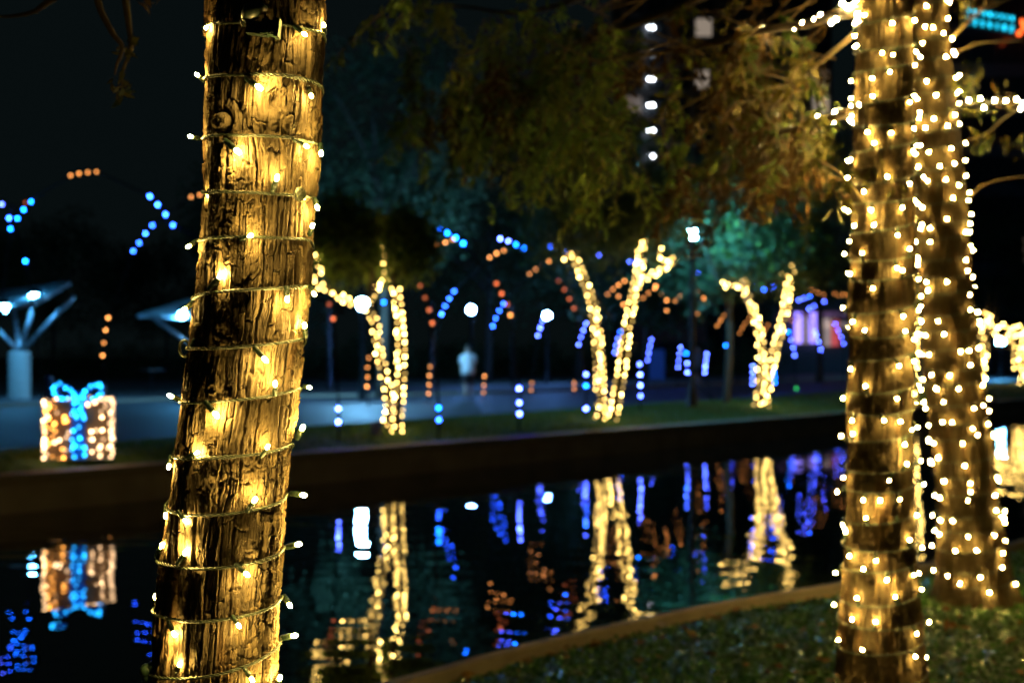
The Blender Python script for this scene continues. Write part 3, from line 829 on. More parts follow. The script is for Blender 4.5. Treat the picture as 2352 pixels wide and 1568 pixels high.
# denser hanging clusters in the middle top
def cluster(u, v, d, k, lo, hi, cols, sp=.10):
    c = P(u, v, d)
    for _ in range(k): spray(c + Vector((g.gauss(0, sp), g.gauss(0, sp), g.gauss(0, sp * .6))), g.uniform(lo, hi), cols, (g.uniform(-.14, .06), 0))
for _ in range(26):
    cluster(g.gauss(1270, 125), g.uniform(60, 330), g.uniform(5.6, 7.0), g.randint(4, 7), .12, .38, OLIVE if g.random() < .82 else RUST)
for _ in range(10): cluster(g.uniform(1000, 1160), g.uniform(180, 330), g.uniform(6.2, 7.4), 5, .1, .25, RUST if g.random() < .6 else OLIVE)
for (u, v) in ((1480, 300), (1520, 380), (1440, 420), (1560, 420), (1700, 330), (1740, 400), (1650, 330), (1600, 240), (1690, 180), (1820, 300), (1850, 330), (1790, 420), (1900, 420), (925, 10), (1370, 330), (1250, 380), (1768, 150), (1775, 190)):
    cluster(u, v - 40, g.uniform(5.0, 6.0), 5, .1, .28, RUST if u > 1550 else OLIVE, .06)
for _ in range(14):
    spray(P(g.uniform(1560, 1900), g.uniform(-40, 260), g.uniform(4.9, 6.2)), g.uniform(.06, .28), RUST if g.random() < .75 else OLIVE)
for _ in range(16):
    spray(P(g.gauss(1830, 40), g.uniform(330, 430), g.uniform(4.8, 5.2)), g.uniform(.05, .16), RUST)
for _ in range(34):
    u, v, d = g.uniform(1330, 1920), g.uniform(-60, 230), g.uniform(5.0, 6.2); a = g.uniform(-.9, .5); Lr = g.uniform(60, 190); bnd = g.uniform(-50, 50)
    tp = catmull([P(u, v, d), P(u - Lr * .5 * math.cos(a), v - Lr * .5 * math.sin(a) + bnd * .5, d + .1), P(u - Lr * math.cos(a), v - Lr * math.sin(a) + bnd, d + .2)], 5)
    twm.tube(tp, np.linspace(.0045, .0012, len(tp)), 4, False)
twm.build('twigs', M['twig2'], t1, off=t1.location)['kind'] = 'stuff'
VV = []; CC = []
gn = np.random.default_rng(8)
for pts, cols in spr:
    A = np.array([tuple(p) for p in pts]); ln = np.linalg.norm(A[-1] - A[0])
    n = int(14 + ln * 85); f = gn.random(n) ** .8 * (len(A) - 1); i = np.minimum(f.astype(int), len(A) - 2); fr = (f - i)[:, None]
    pos = A[i] * (1 - fr) + A[i + 1] * fr + gn.normal(0, .011, (n, 3))
    d = gn.normal(0, .6, (n, 3)); d[:, 2] -= .8; d /= np.linalg.norm(d, axis=1)[:, None]
    e = np.cross(d, gn.normal(0, 1, (n, 3))); e /= np.linalg.norm(e, axis=1)[:, None]
    Lf = gn.uniform(.028, .068, n)[:, None]
    VV.append(np.stack([pos, pos + d * Lf * .5 + e * Lf * .17, pos + d * Lf, pos + d * Lf * .5 - e * Lf * .17], 1).reshape(-1, 3))
    c = np.array(cols)[gn.integers(0, len(cols))] * gn.uniform(.75, 1.25, (n, 1)); CC.append(np.repeat(c, 4, 0))
VV = np.concatenate(VV); me = mesh_np('crown', VV - np.array(t1.location), np.arange(len(VV)).reshape(-1, 4), False, np.concatenate(CC))
link('crown', me, M['leaf'], t1)
# boughs of the farther wrapped trunk
for pl in ([(2150, 150, 8.3), (2230, 105, 8.2), (2300, 96, 8.1), (2400, 95, 8.0)], [(2160, 250, 8.3), (2230, 238, 8.2), (2290, 236, 8.1), (2420, 240, 8.0)],
           [(2190, 330, 8.3), (2260, 310, 8.2), (2320, 262, 8.1), (2400, 220, 8.0)], [(2210, 470, 8.3), (2270, 420, 8.2), (2400, 400, 8.0)],
           [(2150, 120, 8.3), (2230, 40, 8.2), (2290, 0, 8.1)], [(2165, 110, 8.3), (2260, 25, 8.0), (2400, -30, 7.8)]):
    bough(t2, pl, .007, .002)
C = [P(2222, 190, 8.1), P(2240, 170, 8.1), P(2260, 245, 8.1), P(2215, 240, 8.1), P(2235, 318, 8.1), P(2250, 330, 8.1), P(2225, 15, 8.1), P(2300, 220, 8.1), P(2190, 215, 8.2), P(2380, 10, 8), P(2330, 330, 8.1)]
me = leafcloud('crown', C, .045, 260, .05, RUST[1:] + [(.06, .09, .02)], 9, .6, .35); me.transform(Matrix.Translation(-t2.location)); link('crown', me, M['leaf'], t2)

# ---- the strings on those boughs
def bough_string(px, d0, d1, label, r=.0065):
    u0, u1 = px[0][0], px[-1][0]
    base = P(px[0][0], px[0][1], d0)
    s = empty('string_lights', base, label, 'string lights', 'fairy lights on the boughs')
    bm_ = globe(r, 'bulb', 8, 5); bm_.materials.append(M['warm_b']); pp = []
    for (u, v) in px:
        f = (u - u0) / (u1 - u0) if u1 != u0 else 0; p = P(u, v, d0 + (d1 - d0) * f - .02); pp.append(p); link('bulb', bm_, None, s, p - base)
    pts = catmull([p + Vector((0, .012, .012)) for p in pp], 5)
    MB().tube(pts, .0022, 5).build('cord', M['cord'], s, off=base); return s
bough_string([ct(*q) for q in ((2175, 160), (2175, 112), (2098, 57), (2058, 28), (2015, 103), (2012, 150), (1975, 175), (1896, 120), (1848, 152), (1757, 178), (1692, 215), (1590, 220), (1443, 220))], 4.5, 5.05, 'short string of lights along the upper bough left of the near trunk')
bough_string([ct(*q) for q in ((2190, 805), (2140, 942), (2138, 878), (2088, 858), (2002, 862), (1990, 928), (1950, 945), (1862, 878), (1815, 977), (1800, 1010), (1668, 985), (1603, 1013), (1625, 1050), (1540, 1130))], 4.5, 5.2, 'string of lights along the lower bough with rusty leaves')
bough_string([c6(*q) for q in ((955, 550), (952, 605), (1042, 550), (1105, 540), (1125, 590), (1183, 550), (1245, 552), (1303, 545), (1325, 597), (1338, 565))], 8.25, 8.0, 'string of lights on the bough leaving the picture at right', .007)

# ================================================================== light arches over the path
POLE = simple('black_pole', (.012, .012, .013), .8, spec=.1)
ARCHB = {k: (lambda me: (me.materials.append(M[k]), me)[1])(globe(.029, 'bulb', 8, 5)) for k in ('blue', 'lav', 'cyan', 'orange', 'red', 'green')}
def arch(dL, dR, uL, uR, seq, label):
    dR = dR * float(np.interp(uR, [780, 1000, 1190, 1350, 1500, 1900], [.80, .805, .81, .83, .86, .9])); dL *= .82
    """seq: list of (colour, [(u, v) ...]) in order from the far foot to the near foot"""
    allp = [p for _, ps in seq for p in ps]
    us = [uL] + [p[0] for p in allp] + [uR]
    lo, hi = min(us), max(us)
    def dep(u): return dL + (dR - dL) * (u - uL) / (uR - uL)
    fl = P(uL, 0, dL); fl.z = .08; fr = P(uR, 0, dR); fr.z = .05
    a = empty('light_arch', (fl + fr) / 2, label, 'light arch', 'light arches over the path')
    line = [fl]; bl = []
    for cset, ps in seq:
        for (u, v) in ps:
            p = P(u, v, dep(u)); bl.append((p, cset))
            if (p - line[-1]).length > .12: line.append(p)
    line.append(fr)
    for p_, q_ in ((0, 1), (-1, -2)):
        pass
    pts = catmull(line, 4)
    MB().tube(pts, .020, 6).build('hoop', POLE, a, off=a.location)
    for p, cset in bl:
        c = cset if cset != 'mix' else rnd.choice(('blue', 'lav', 'lav', 'cyan'))
        o = link('bulb', ARCHB[c], None, a, p - a.location + Vector((0, -.05, 0)))
    return a
_4 = lambda *p: [c4(*q) for q in p]
_5 = lambda *p: [c5(*q) for q in p]
_1 = lambda *p: [c1(*q) for q in p]
arch(52, 38, -420, 105, [('orange', [(-330, 500), (-300, 470)]), ('mix', _1((15, 1305), (62, 1393))), ('mix', [(60, 600)])], 'light arch cut off by the left picture edge')
arch(45, 28.3, -30, 778, [('cyan', _1((70, 1460), (115, 1395), (155, 1340), (203, 1288))), ('red', _1((167, 1295))), ('orange', _1((455, 1122), (508, 1109), (564, 1102), (620, 1098))),
     ('blue', _1((960, 1255), (1010, 1308), (1060, 1370), (1108, 1438))), ('red', [(757, 699), (766, 732)]), ('lav', [(778, 938), (778, 968)])], 'light arch with an orange top row, foremost left of the close trunk')
arch(46, 30, 560, 1007, [('orange', [(580, 800), (590, 700)]), ('cyan', _4((553, 405))), ('red', _4((730, 668), (757, 733), (780, 800), (797, 870))), ('cyan', _4((831, 1333))), ('blue', _4((833, 1398)))], 'light arch ending in a cyan bulb right of the forked tree')
arch(42, 32, 237, 1192, [('orange', [(237, 816), (240, 787), (244, 758), (250, 730)]), ('blue', [(307, 577), (321, 558), (335, 537), (351, 518)]), ('green', [(300, 488)][:0]), ('orange', [(440, 453), (460, 448), (482, 444)]),
     ('cyan', _4((834, 360), (880, 380), (924, 405), (966, 436))), ('red', _4((1147, 655), (1176, 710), (1207, 768))), ('orange', _4((1223, 827))), ('lav', _4((1271, 1228), (1272, 1305), (1273, 1365)))],
     'light arch with four orange bulbs up its left leg behind the gift box')
arch(47, 35, 847, 1346, [('orange', _4((440, 1217), (443, 1165), (442, 1112), (450, 1060))), ('cyan', _4((532, 757), (613, 628))), ('orange', _4((787, 470), (827, 447), (868, 430), (908, 415))),
     ('mix', _4((1168, 411), (1212, 423), (1255, 442), (1297, 463))), ('red', _4((1487, 640), (1518, 688), (1545, 739), (1570, 790))), ('lav', _4((1636, 1150))), ('cyan', _4((1636, 1212))), ('lav', _4((1636, 1337)))], 'light arch whose left leg stands beside the forked tree')
arch(50, 38, 984, 1470, [('orange', _4((776, 1255), (779, 1207), (781, 1157), (785, 1108))), ('blue', _4((847, 822), (867, 777), (890, 737), (916, 697))), ('orange', _4((1110, 512), (1148, 490), (1187, 475))),
     ('mix', _4((1438, 450), (1477, 460), (1522, 475))), ('orange', _5((470, 725), (497, 770))), ('lav', _5((585, 1095), (587, 1152), (589, 1210), (590, 1268)))], 'light arch whose left leg stands left of the walker')
arch(54, 43, 1110, 1700 - 45, [('orange', _4((1076, 1250), (1078, 1210), (1082, 1160))), ('blue', _4((1127, 887), (1144, 845), (1163, 803), (1186, 765))), ('orange', _4((1328, 602), (1361, 577), (1396, 554), (1435, 533))),
     ('mix', _5((326, 495), (367, 499), (407, 507))), ('orange', _5((673, 668), (705, 706), (733, 746), (733, 802))), ('cyan', _5((840, 1035))), ('lav', _5((845, 1090), (846, 1140)))], 'light arch whose left leg stands just right of the walker')
arch(57, 46, 1220, 1640, [('orange', _4((1336, 1236), (1340, 1197))), ('lav', _4((1373, 938), (1386, 897), (1400, 860))), ('orange', _5((410, 713), (440, 686), (470, 662), (503, 640))),
     ('mix', _5((530, 535), (570, 535), (612, 540), (652, 545))), ('orange', _5((905, 700), (935, 735), (948, 768))), ('lav', _5((952, 1040), (948, 1075), (944, 1107), (942, 1140)))], 'light arch rising in front of the round street lamp')
arch(60, 50, 1318, 1675, [('orange', _5((228, 1230), (228, 1197))), ('lav', _5((252, 988), (264, 948), (277, 910), (293, 873))), ('orange', _5((605, 733), (633, 706), (668, 680))),
     ('blue', _5((760, 571), (790, 570))), ('lav', _5((902, 597), (937, 595))), ('cyan', _5((1056, 993))), ('lav', _5((1063, 1042), (1088, 1075))), ('cyan', _5((1073, 1090))), ('lav', _5((1085, 1108), (1075, 1140)))], 'light arch whose blue bulbs start left of the V-shaped tree')
arch(62, 53, 1412, 1730, [('lav', _5((450, 1030), (457, 992), (466, 955))), ('blue', _5((480, 918))), ('orange', _5((781, 750), (808, 723))), ('lav', _5((1068, 620), (1195, 650))), ('blue', _5((1228, 650))),
     ('orange', _5((1282, 657))), ('lav', _5((1204, 1105), (1204, 1138), (1203, 1170), (1202, 1202)))], 'light arch showing blue bulbs inside the V-shaped tree')
arch(66, 57, 1485, 1782, [('lav', _5((630, 1072), (634, 1033), (641, 997), (651, 962))), ('orange', _5((880, 845), (902, 818), (925, 792))), ('blue', _5((1264, 688), (1297, 683), (1318, 672))),
     ('orange', _5((1348, 693))), ('cyan', _5((1320, 1140), (1325, 1165), (1325, 1195)))], 'light arch showing blue bulbs just right of the V-shaped tree')
arch(70, 62, 1555, 1828, [('lav', _5((795, 1110), (798, 1074), (803, 1038), (809, 1003))), ('orange', _5((1010, 885), (1028, 856), (1047, 828), (1070, 806))), ('lav', _5((1360, 712), (1455, 745), (1482, 735))), ('blue', _5((1515, 725))),
     ('cyan', _5((1400, 920))), ('lav', _5((1413, 963), (1425, 1005), (1432, 1047))), ('green', _5((1441, 1227))), ('orange', _5((1443, 1265)))], 'light arch with a green bulb low on its near leg')
arch(75, 68, 1695, 1892, [('orange', _5((1131, 925), (1146, 897), (1163, 870), (1183, 843))), ('orange', _5((1493, 684), (1526, 690), (1560, 704), (1590, 717))), ('lav', _5((1512, 793), (1538, 777), (1594, 753))[::-1]),
     ('lav', _5((1540, 915), (1550, 937), (1563, 973), (1575, 1015))), ('orange', _5((1593, 1218), (1593, 1258)))], 'light arch with two orange bulbs low on its leg near the right trunks')
arch(82, 75, 1752, 1940, [('orange', _5((1270, 905), (1287, 880), (1415, 855))), ('orange', _5((1652, 710), (1675, 722), (1698, 714), (1730, 720))), ('lav', _5((1655, 875), (1670, 910), (1687, 945), (1700, 983)))], 'farthest light arch, beside the nearer right trunk')
arch(84, 60, 2128, 2190, [('orange', [cr(131, 575), cr(128, 545), cr(125, 512), cr(119, 480)]), ('lav', [(2150, 760)])], 'light arch seen between the two right trunks')

# ================================================================== street lamps and poles
def street_lamp(u, v, d, label, mt='lamp', rg=.17, ub=None):
    top = P(u, v, d); t = empty('street_lamp', (top.x, d, 0), label, 'street lamp', 'street lamps')
    h = top.z - rg
    MB().lathe([(.20, 0), (.20, .06), (.14, .12), (.12, .45), (.09, .6), (.062, .75), (.055, h - .35), (.08, h - .3), (.06, h - .2), (.10, h - .1), (.13, h - .02), (.12, h)], 14).build('post', M['metal'], t)
    gl = globe(rg, 'globe', 16, 10); o = link('globe', gl, M[mt], t, (0, 0, top.z))
    MB().lathe([(.13, 0), (.12, .03), (.05, .06), (.02, .14)], 12, (0, 0, top.z + rg * .93)).build('finial', M['metal'], t)
    return t
street_lamp(832, 698, 42.5, 'street lamp whose globe shows behind the fork of the lit tree', 'lamp_big')
street_lamp(1082, 711, 63, 'street lamp with globe above the walking person')
street_lamp(1257, 725, 68, 'street lamp with round globe left of the V-shaped tree')
street_lamp(1590, 538, 35, 'tall street lamp under the trees with a brilliant head', 'lamp_strong', .125)
street_lamp(2298, 785, 80, 'small far street lamp at right with blue light', 'spot', .22)
for (u, v0, d, lb) in ((755, 700, 52, 'slim steel pole left of the forked tree'), (990, 690, 54, 'slim steel pole right of the forked tree'), (1178, 700, 57, 'slim steel pole right of the walker')):
    p = P(u, v0, d); o = MB().lathe([(.12, 0), (.12, .1), (.075, .12), (.06, p.z - .1), (.075, p.z - .05), (.03, p.z)], 10).build('pole', M['metal']); o.location = (p.x, d, .02); tag(o, lb, 'pole', 'slim poles by the path')

# ================================================================== pavilion at the left
m, nt, b = mat('canopy_skin'); b.inputs['Base Color'].default_value = (.42, .55, .6, 1); b.inputs['Roughness'].default_value = .5; b.inputs['Transmission Weight'].default_value = 0.0
tr = nt.nodes.new('ShaderNodeBsdfTranslucent'); tr.inputs['Color'].default_value = (.3, .5, .55, 1); ms = nt.nodes.new('ShaderNodeMixShader'); ms.inputs[0].default_value = .5
nt.links.new(b.outputs[0], ms.inputs[1]); nt.links.new(tr.outputs[0], ms.inputs[2]); nt.links.new(ms.outputs[0], nt.nodes['Material Output'].inputs['Surface']); M['canopy'] = m
def pavilion(u, d, topv, label, struts, panels, spots):
    base = P(u, topv, d); hc = base.z; t = empty('pavilion', (base.x, d, 0), label, 'pavilion', 'canopy pavilions'); q = t.location
    MB().lathe([(.34, 0), (.34, .05), (.305, .07), (.305, hc - .05), (.29, hc - .015), (.24, hc)], 24).build('pillar', M['concrete'], t)
    for (a, b_) in struts:
        MB().tube([P(*a) - q, P(*b_) - q], .055, 8).build('strut', M['steel'], t)
    for quad in panels:
        vs = [P(*p) - q for p in quad]; me = bpy.data.meshes.new('canopy_panel')
        up = Vector((0, 0, .05)); me.from_pydata([tuple(p) for p in vs] + [tuple(p + up) for p in vs], [], [(3, 2, 1, 0), (4, 5, 6, 7)] + [(i, (i + 1) % 4, 4 + (i + 1) % 4, 4 + i) for i in range(4)])
        link('canopy_panel', me, M['canopy'], t)
        for i in range(4): MB().tube([vs[i], vs[(i + 1) % 4]], .05, 6).build('frame_bar', M['steel'], t)
    for (a, b_) in spots:
        MB().tube([Vector(b_ := P(*b_)) - q, P(*a) - q + Vector((0, .06, .1))], .03, 6).build('spot_arm', M['metal'], t)
        MB().lathe([(.05, .16), (.10, .14), (.13, .0), (.125, -.01)][::-1], 12, P(*a) - q).build('spot_housing', M['metal'], t)
        link('spot_lens', globe(.115, 'spot_lens', 12, 8), M['spot'], t, P(*a) - q + Vector((0, -.02, -.08)))
pavilion(45, 41, 806, 'canopy pavilion with tilted blue-lit roof on a concrete pillar, cut by left edge',
         [((45, 808, 41), (74, 712, 40.6)), ((48, 808, 41), (168, 682, 40)), ((44, 808, 41), (-60, 700, 41)), ((46, 808, 41), (30, 700, 43))],
         [((-40, 722, 39.5), (88, 694, 39.5), (160, 650, 42), (20, 668, 43)), ((-120, 745, 39.5), (-45, 722, 39.5), (14, 668, 43), (-60, 690, 43))],
         [((12, 700, 39.6), (16, 690, 40)), ((78, 674, 40.6), (80, 664, 41))])
pavilion(470, 43, 812, 'second canopy pavilion half hidden behind the close trunk', [((470, 814, 43), (350, 728, 42)), ((470, 814, 43), (520, 720, 43)), ((470, 814, 43), (600, 730, 43))],
         [((318, 726, 41.5), (415, 732, 41.5), (560, 700, 44), (430, 690, 44))], [((420, 716, 41.5), (424, 706, 42))])
t = empty('round_table', P(348, 912, 50), 'small round table with single leg beyond the path at left', 'table'); t.location.z = .2
MB().lathe([(.02, .70), (.42, .71), (.44, .73), (.43, .75), (.02, .752)], 20).build('table_top', M['steel'], t); MB().lathe([(.2, 0), (.2, .03), (.05, .06), (.045, .7)], 12).build('leg', M['metal'], t)
o = MB().lathe([(.07, 0), (.07, .72), (.085, .74), (.085, .86), (.05, .9)], 12).build('bollard', simple('blue_paint', (.03, .12, .35), .4)); o.location = P(112, 985, 32); o.location.z = .09
tag(o, 'short blue bollard just behind the gift box decoration', 'bollard')

# ================================================================== lit gift box
dg = 18.9
bx = P(181, 0, dg); bx.z = .115
gb = empty('gift_box', bx, 'light-studded gift box decoration with blue ribbon and bow on the grass', 'decoration')
gb.scale = (.925,) * 3
w2, hb = .47, .84
rg_ = Matrix.Rotation(R(16), 3, 'Z')
def G(x, y, z): return tuple(rg_ @ Vector((x, y, z)))
tin = simple('tinsel_mesh', (.16, .11, .06), .7, noise=.35, scale=18)
mb = MB(); mb.box((0, 0, hb / 2), (w2 * 2 - .10, w2 * 2 - .10, hb - .06), rg_); mb.build('mesh_body', tin, gb, False)
ribm = simple('blue_ribbon', (.02, .12, .4), .5)
for sx in (-1, 1):
    for sy in (-1, 1):
        MB().tube([G(sx * w2, sy * w2, 0), G(sx * w2, sy * w2, hb)], .012, 6).build('frame_bar', M['steel'], gb)
for z in (.02, hb):
    for a, b_ in (((-w2, -w2), (w2, -w2)), ((w2, -w2), (w2, w2)), ((w2, w2), (-w2, w2)), ((-w2, w2), (-w2, -w2))):
        MB().tube([G(*a, z), G(*b_, z)], .012, 6).build('frame_bar', M['steel'], gb)
rb_ = MB(); rb_.box(G(0, -w2 + .03, hb / 2), (.19, .012, hb), rg_); rb_.box(G(0, 0, hb + .012), (.19, w2 * 2, .012), rg_); rb_.box(G(w2 - .03, 0, hb / 2), (.012, .19, hb), rg_); rb_.build('ribbon', ribm, gb, False)
bow = []
for sgn in (-1, 1):
    loop = [Vector(G(sgn * (.03 + .30 * (1 - math.cos(a)) / 2), 0, hb + .03 + .13 * math.sin(a) * (.5 + .5 * (1 - math.cos(a)) / 2) + .15 * (1 - math.cos(a)) / 2 * .75)) for a in np.linspace(0, 2 * math.pi, 26)]
    MB().tube(loop, [.03 + .022 * math.sin(math.pi * i / 25) for i in range(26)], 8, True).build('bow_loop', ribm, gb); bow += loop
MB().ball(G(0, -.02, hb + .06), .07, 12, 8).build('knot', ribm, gb)
ggb = {k: far_bulb(.019, k) for k in ('gold', 'peach', 'gift_blue')}
gg = random.Random(4)
for _ in range(120):
    face = gg.choice(('f', 'f', 'f', 'l', 'r', 'r', 't'))
    x, z = gg.uniform(-w2, w2), gg.uniform(.02, hb)
    if abs(x) < .12 and face in 'ft': continue
    p = {'f': (x, -w2, z), 'l': (-w2, x, z), 'r': (w2, x, z), 't': (x, gg.uniform(-w2, w2), hb + .01)}[face]
    link('bulb', ggb['gold' if (p[0] < 0 and gg.random() < .75) else 'peach'], None, gb, G(*p))
for k in range(16):
    z = .04 + hb * k / 16
    for sx in (-1, 1):
        if gg.random() < .8: link('bulb', ggb['peach'], None, gb, G(sx * w2 * gg.uniform(.9, 1), -w2 - .01, z))
for k in range(26): link('bulb', ggb['gift_blue'], None, gb, G(gg.uniform(-.09, .09), -w2 - .015, gg.uniform(.03, hb)))
for k in range(10): link('bulb', ggb['gift_blue'], None, gb, G(gg.uniform(-.09, .09), gg.uniform(-w2, 0), hb + .03))
for p in bow[::2]: link('bulb', ggb['gift_blue'], None, gb, p + Vector((gg.uniform(-.01, .01), -.055, gg.uniform(-.01, .03))))

# ================================================================== people
def person(u, d, hgt, face, shirt, shorts, label, z=.004):
    p = P(u, 0, d); p.z = z; t = empty('person', p, label, 'person'); t.rotation_euler.z = face; k = hgt / 1.75
    skin = simple('skin', (.45, .30, .22), .55)
    V = [(0, 0, .95), (0, .01, 1.10), (0, .0, 1.28), (0, -.01, 1.42), (0, 0, 1.50), (0, .02, 1.58), (0, .02, 1.66), (0, .02, 1.735),
         (.095, 0, .90), (.105, .10, .50), (.11, .02, .09), (.115, .16, .035), (-.095, 0, .90), (-.10, -.03, .50), (-.10, -.17, .10), (-.105, -.03, .035),
         (.17, 0, 1.41), (.22, -.02, 1.13), (.21, .08, .90), (.205, .11, .82), (-.17, 0, 1.41), (-.22, .0, 1.13), (-.215, .05, .90), (-.21, .08, .82)]
    E = [(0, 1), (1, 2), (2, 3), (3, 4), (4, 5), (5, 6), (6, 7), (0, 8), (8, 9), (9, 10), (10, 11), (0, 12), (12, 13), (13, 14), (14, 15), (3, 16), (16, 17), (17, 18), (18, 19), (3, 20), (20, 21), (21, 22), (22, 23)]
    Rr = [.15, .13, .15, .14, .055, .075, .088, .05, .085, .058, .042, .035, .085, .058, .042, .035, .062, .045, .034, .036, .062, .045, .034, .036]
    me = bpy.data.meshes.new('body'); me.from_pydata([tuple(Vector(v) * k) for v in V], E, []); o = link('body', me, skin, t)
    sm = o.modifiers.new('skin', 'SKIN'); 
    for i, r in enumerate(Rr): me.skin_vertices[0].data[i].radius = (r * k * (1.0 if i not in (1, 2, 3) else 1.15), r * k * (.8 if i in (0, 1, 2, 3) else 1))
    me.skin_vertices[0].data[0].use_root = True
    o.modifiers.new('sub', 'SUBSURF').levels = 1; o.modifiers['sub'].render_levels = 2
    mb = MB(); mb.lathe([(.215, .80), (.21, .95), (.195, 1.1), (.215, 1.28), (.215, 1.38), (.15, 1.46), (.075, 1.495)], 18, (0, 0, 0), k, .68 * k)
    for s_ in (-1, 1): mb.tube([(s_ * .15 * k, 0, 1.42 * k), (s_ * .205 * k, -.005, 1.30 * k), (s_ * .235 * k, -.01, 1.16 * k)], [.085 * k, .078 * k, .074 * k], 10)
    mb.v = [(x, y, zz * (k if i < 18 * 7 else 1)) for i, (x, y, zz) in enumerate(mb.v)]
    mb.build('shirt', simple('shirt', shirt, .9, noise=.1, scale=12), t)
    mb = MB(); mb.tube([(.095 * k, .0, .94 * k), (.10 * k, .06 * k, .70 * k), (.105 * k, .095 * k, .50 * k)], [.115 * k, .105 * k, .095 * k], 10); mb.tube([(-.095 * k, 0, .94 * k), (-.10 * k, -.015 * k, .70 * k), (-.10 * k, -.03 * k, .50 * k)], [.115 * k, .105 * k, .095 * k], 10)
    mb.lathe([(.19 * k, .84 * k), (.195 * k, .90 * k), (.19 * k, .97 * k)], 14, (0, 0, 0), 1, .68); mb.build('shorts', simple('shorts', shorts, .9), t)
    MB().lathe([(.085 * k, 1.64 * k), (.098 * k, 1.68 * k), (.088 * k, 1.74 * k), (.045 * k, 1.765 * k), (.01, 1.77 * k)], 14, (0, -.0 * k, 0)).build('hair', simple('hair', (.03, .022, .016), .7), t)
    for x, y in ((.113, .09), (-.103, -.09)): MB().lathe([(.05 * k, 0), (.055 * k, .03 * k), (.04 * k, .08 * k)], 10, (x * k, y * k, 0), .9, 2.2 if y > 0 else 1.6).build('shoe', simple('shoe', (.05, .05, .055), .6), t)
    return t
person(1075, 44.6, 1.66, R(8), (.8, .8, .8), (.03, .03, .035), 'person in long pale shirt and dark shorts walking on the path', .104)
person(1604, 57, 1.62, R(20), (.20, .22, .26), (.05, .05, .06), 'dim person in grey top behind the tall lamp post', .2)

# ================================================================== far trees, buildings
def back_tree(u, d, h, ell, n, cols, seed, label, size=.22):
    b0 = P(u, 0, d); b0.z = 0; t = empty('tree', b0, label, 'tree', 'dark trees beyond the path')
    gg_ = random.Random(seed)
    MB().tube(catmull([(0, 0, -.1), (.1, 0, h * .3), (gg_.uniform(-.3, .3), 0, h * .62), (gg_.uniform(-.4, .4), .2, h * .9)], 5), np.linspace(h * .016, .04, 16), 9).build('trunk', M['dark_bark'], t)
    for _ in range(5):
        z0 = h * gg_.uniform(.35, .6); a = gg_.uniform(0, 6.28); rr = h * .3
        MB().tube(catmull([(0.05, 0, z0), (rr * .4 * math.cos(a), rr * .4 * math.sin(a), z0 + h * .13), (rr * math.cos(a), rr * math.sin(a), z0 + h * .25)], 4), np.linspace(h * .008, .02, 9), 6).build("limb", M['dark_bark'], t)
    C = ellipsoid_clumps((0, 0, h * .66), ell, 80, seed); me = leafcloud('crown', C, min(ell) * .16, n, size, cols, seed, .3)
    link('crown', me, M['leaf'], t)
BT = [(640, 66, 10.5, (4.2, 4, 4.2), TEALG, 'big dark tree directly behind the close trunk'), (875, 45.4, 12.1, (3.8, 2.7, 4.4), [(.09, .16, .09), (.11, .19, .10)], 'tree with blue-green leaves right behind the forked tree'),
      (1120, 74, 13, (5, 4.5, 5.2), GREEN, 'dark tree beyond the walker'), (1330, 78, 12, (4.8, 4.5, 4.6), GREEN, 'dark tree beyond the V-shaped tree'),
      (1668, 37.4, 7.3, (2.5, 1.8, 2.05), TEALG, 'tree glowing blue-green beside the tall lamp'), (1480, 66, 8.2, (3.8, 3.4, 3.0), GREEN, 'dark tree left of the tall lamp, farther back'),
      (1880, 70, 11.5, (4.6, 4, 4.6), GREEN, 'dark tree just left of the near wrapped trunk'), (2290, 110, 13, (6, 5, 5), GREEN, 'far dark tree behind the farther wrapped trunk'),
      (120, 92, 10, (5, 5, 4), GREEN, 'dark tree far beyond the pavilion'), (-120, 80, 9, (5, 4, 3.5), GREEN, 'dark tree at the left edge beyond the pavilion'), (380, 98, 9, (5, 4, 3.2), GREEN, 'dark tree between the pavilions far back')]
for i, (u, d, h, ell, cols, lb) in enumerate(BT): back_tree(u, d, h, ell, 9000, cols, 200 + i, lb, .2 if d < 60 else .28)
# low shrubs along the back of the lawn
def hedge(u, d, w_, h, lb, seed):
    p = P(u, 0, d); p.z = 0; me = leafcloud('shrub', ellipsoid_clumps((0, 0, h * .5), (w_ / 2, 1.2, h * .5), 60, seed, .1), .28, 5000, .16, GREEN, seed); o = link('shrub', me, M['leaf'], None, p); tag(o, lb, 'shrub', 'shrubs behind the path')
for i, (u, d, w_, h, lb) in enumerate(((830, 76, 7, 2.4, 'dark shrub behind the forked tree'), (1040, 80, 7, 2.2, 'dark shrub behind the walker'), (1240, 84, 8, 2.3, 'dark shrub below the round lamp'), (1440, 86, 7, 2.0, 'dark shrub behind the V-shaped tree'), (1660, 88, 8, 2.2, 'dark shrub behind the tall lamp post'), (560, 74, 8, 2.4, 'dark shrub hidden mostly by the close trunk'), (250, 80, 9, 2.0, 'dark shrub behind the gift box'))): hedge(u, d, w_, h, lb, 300 + i)

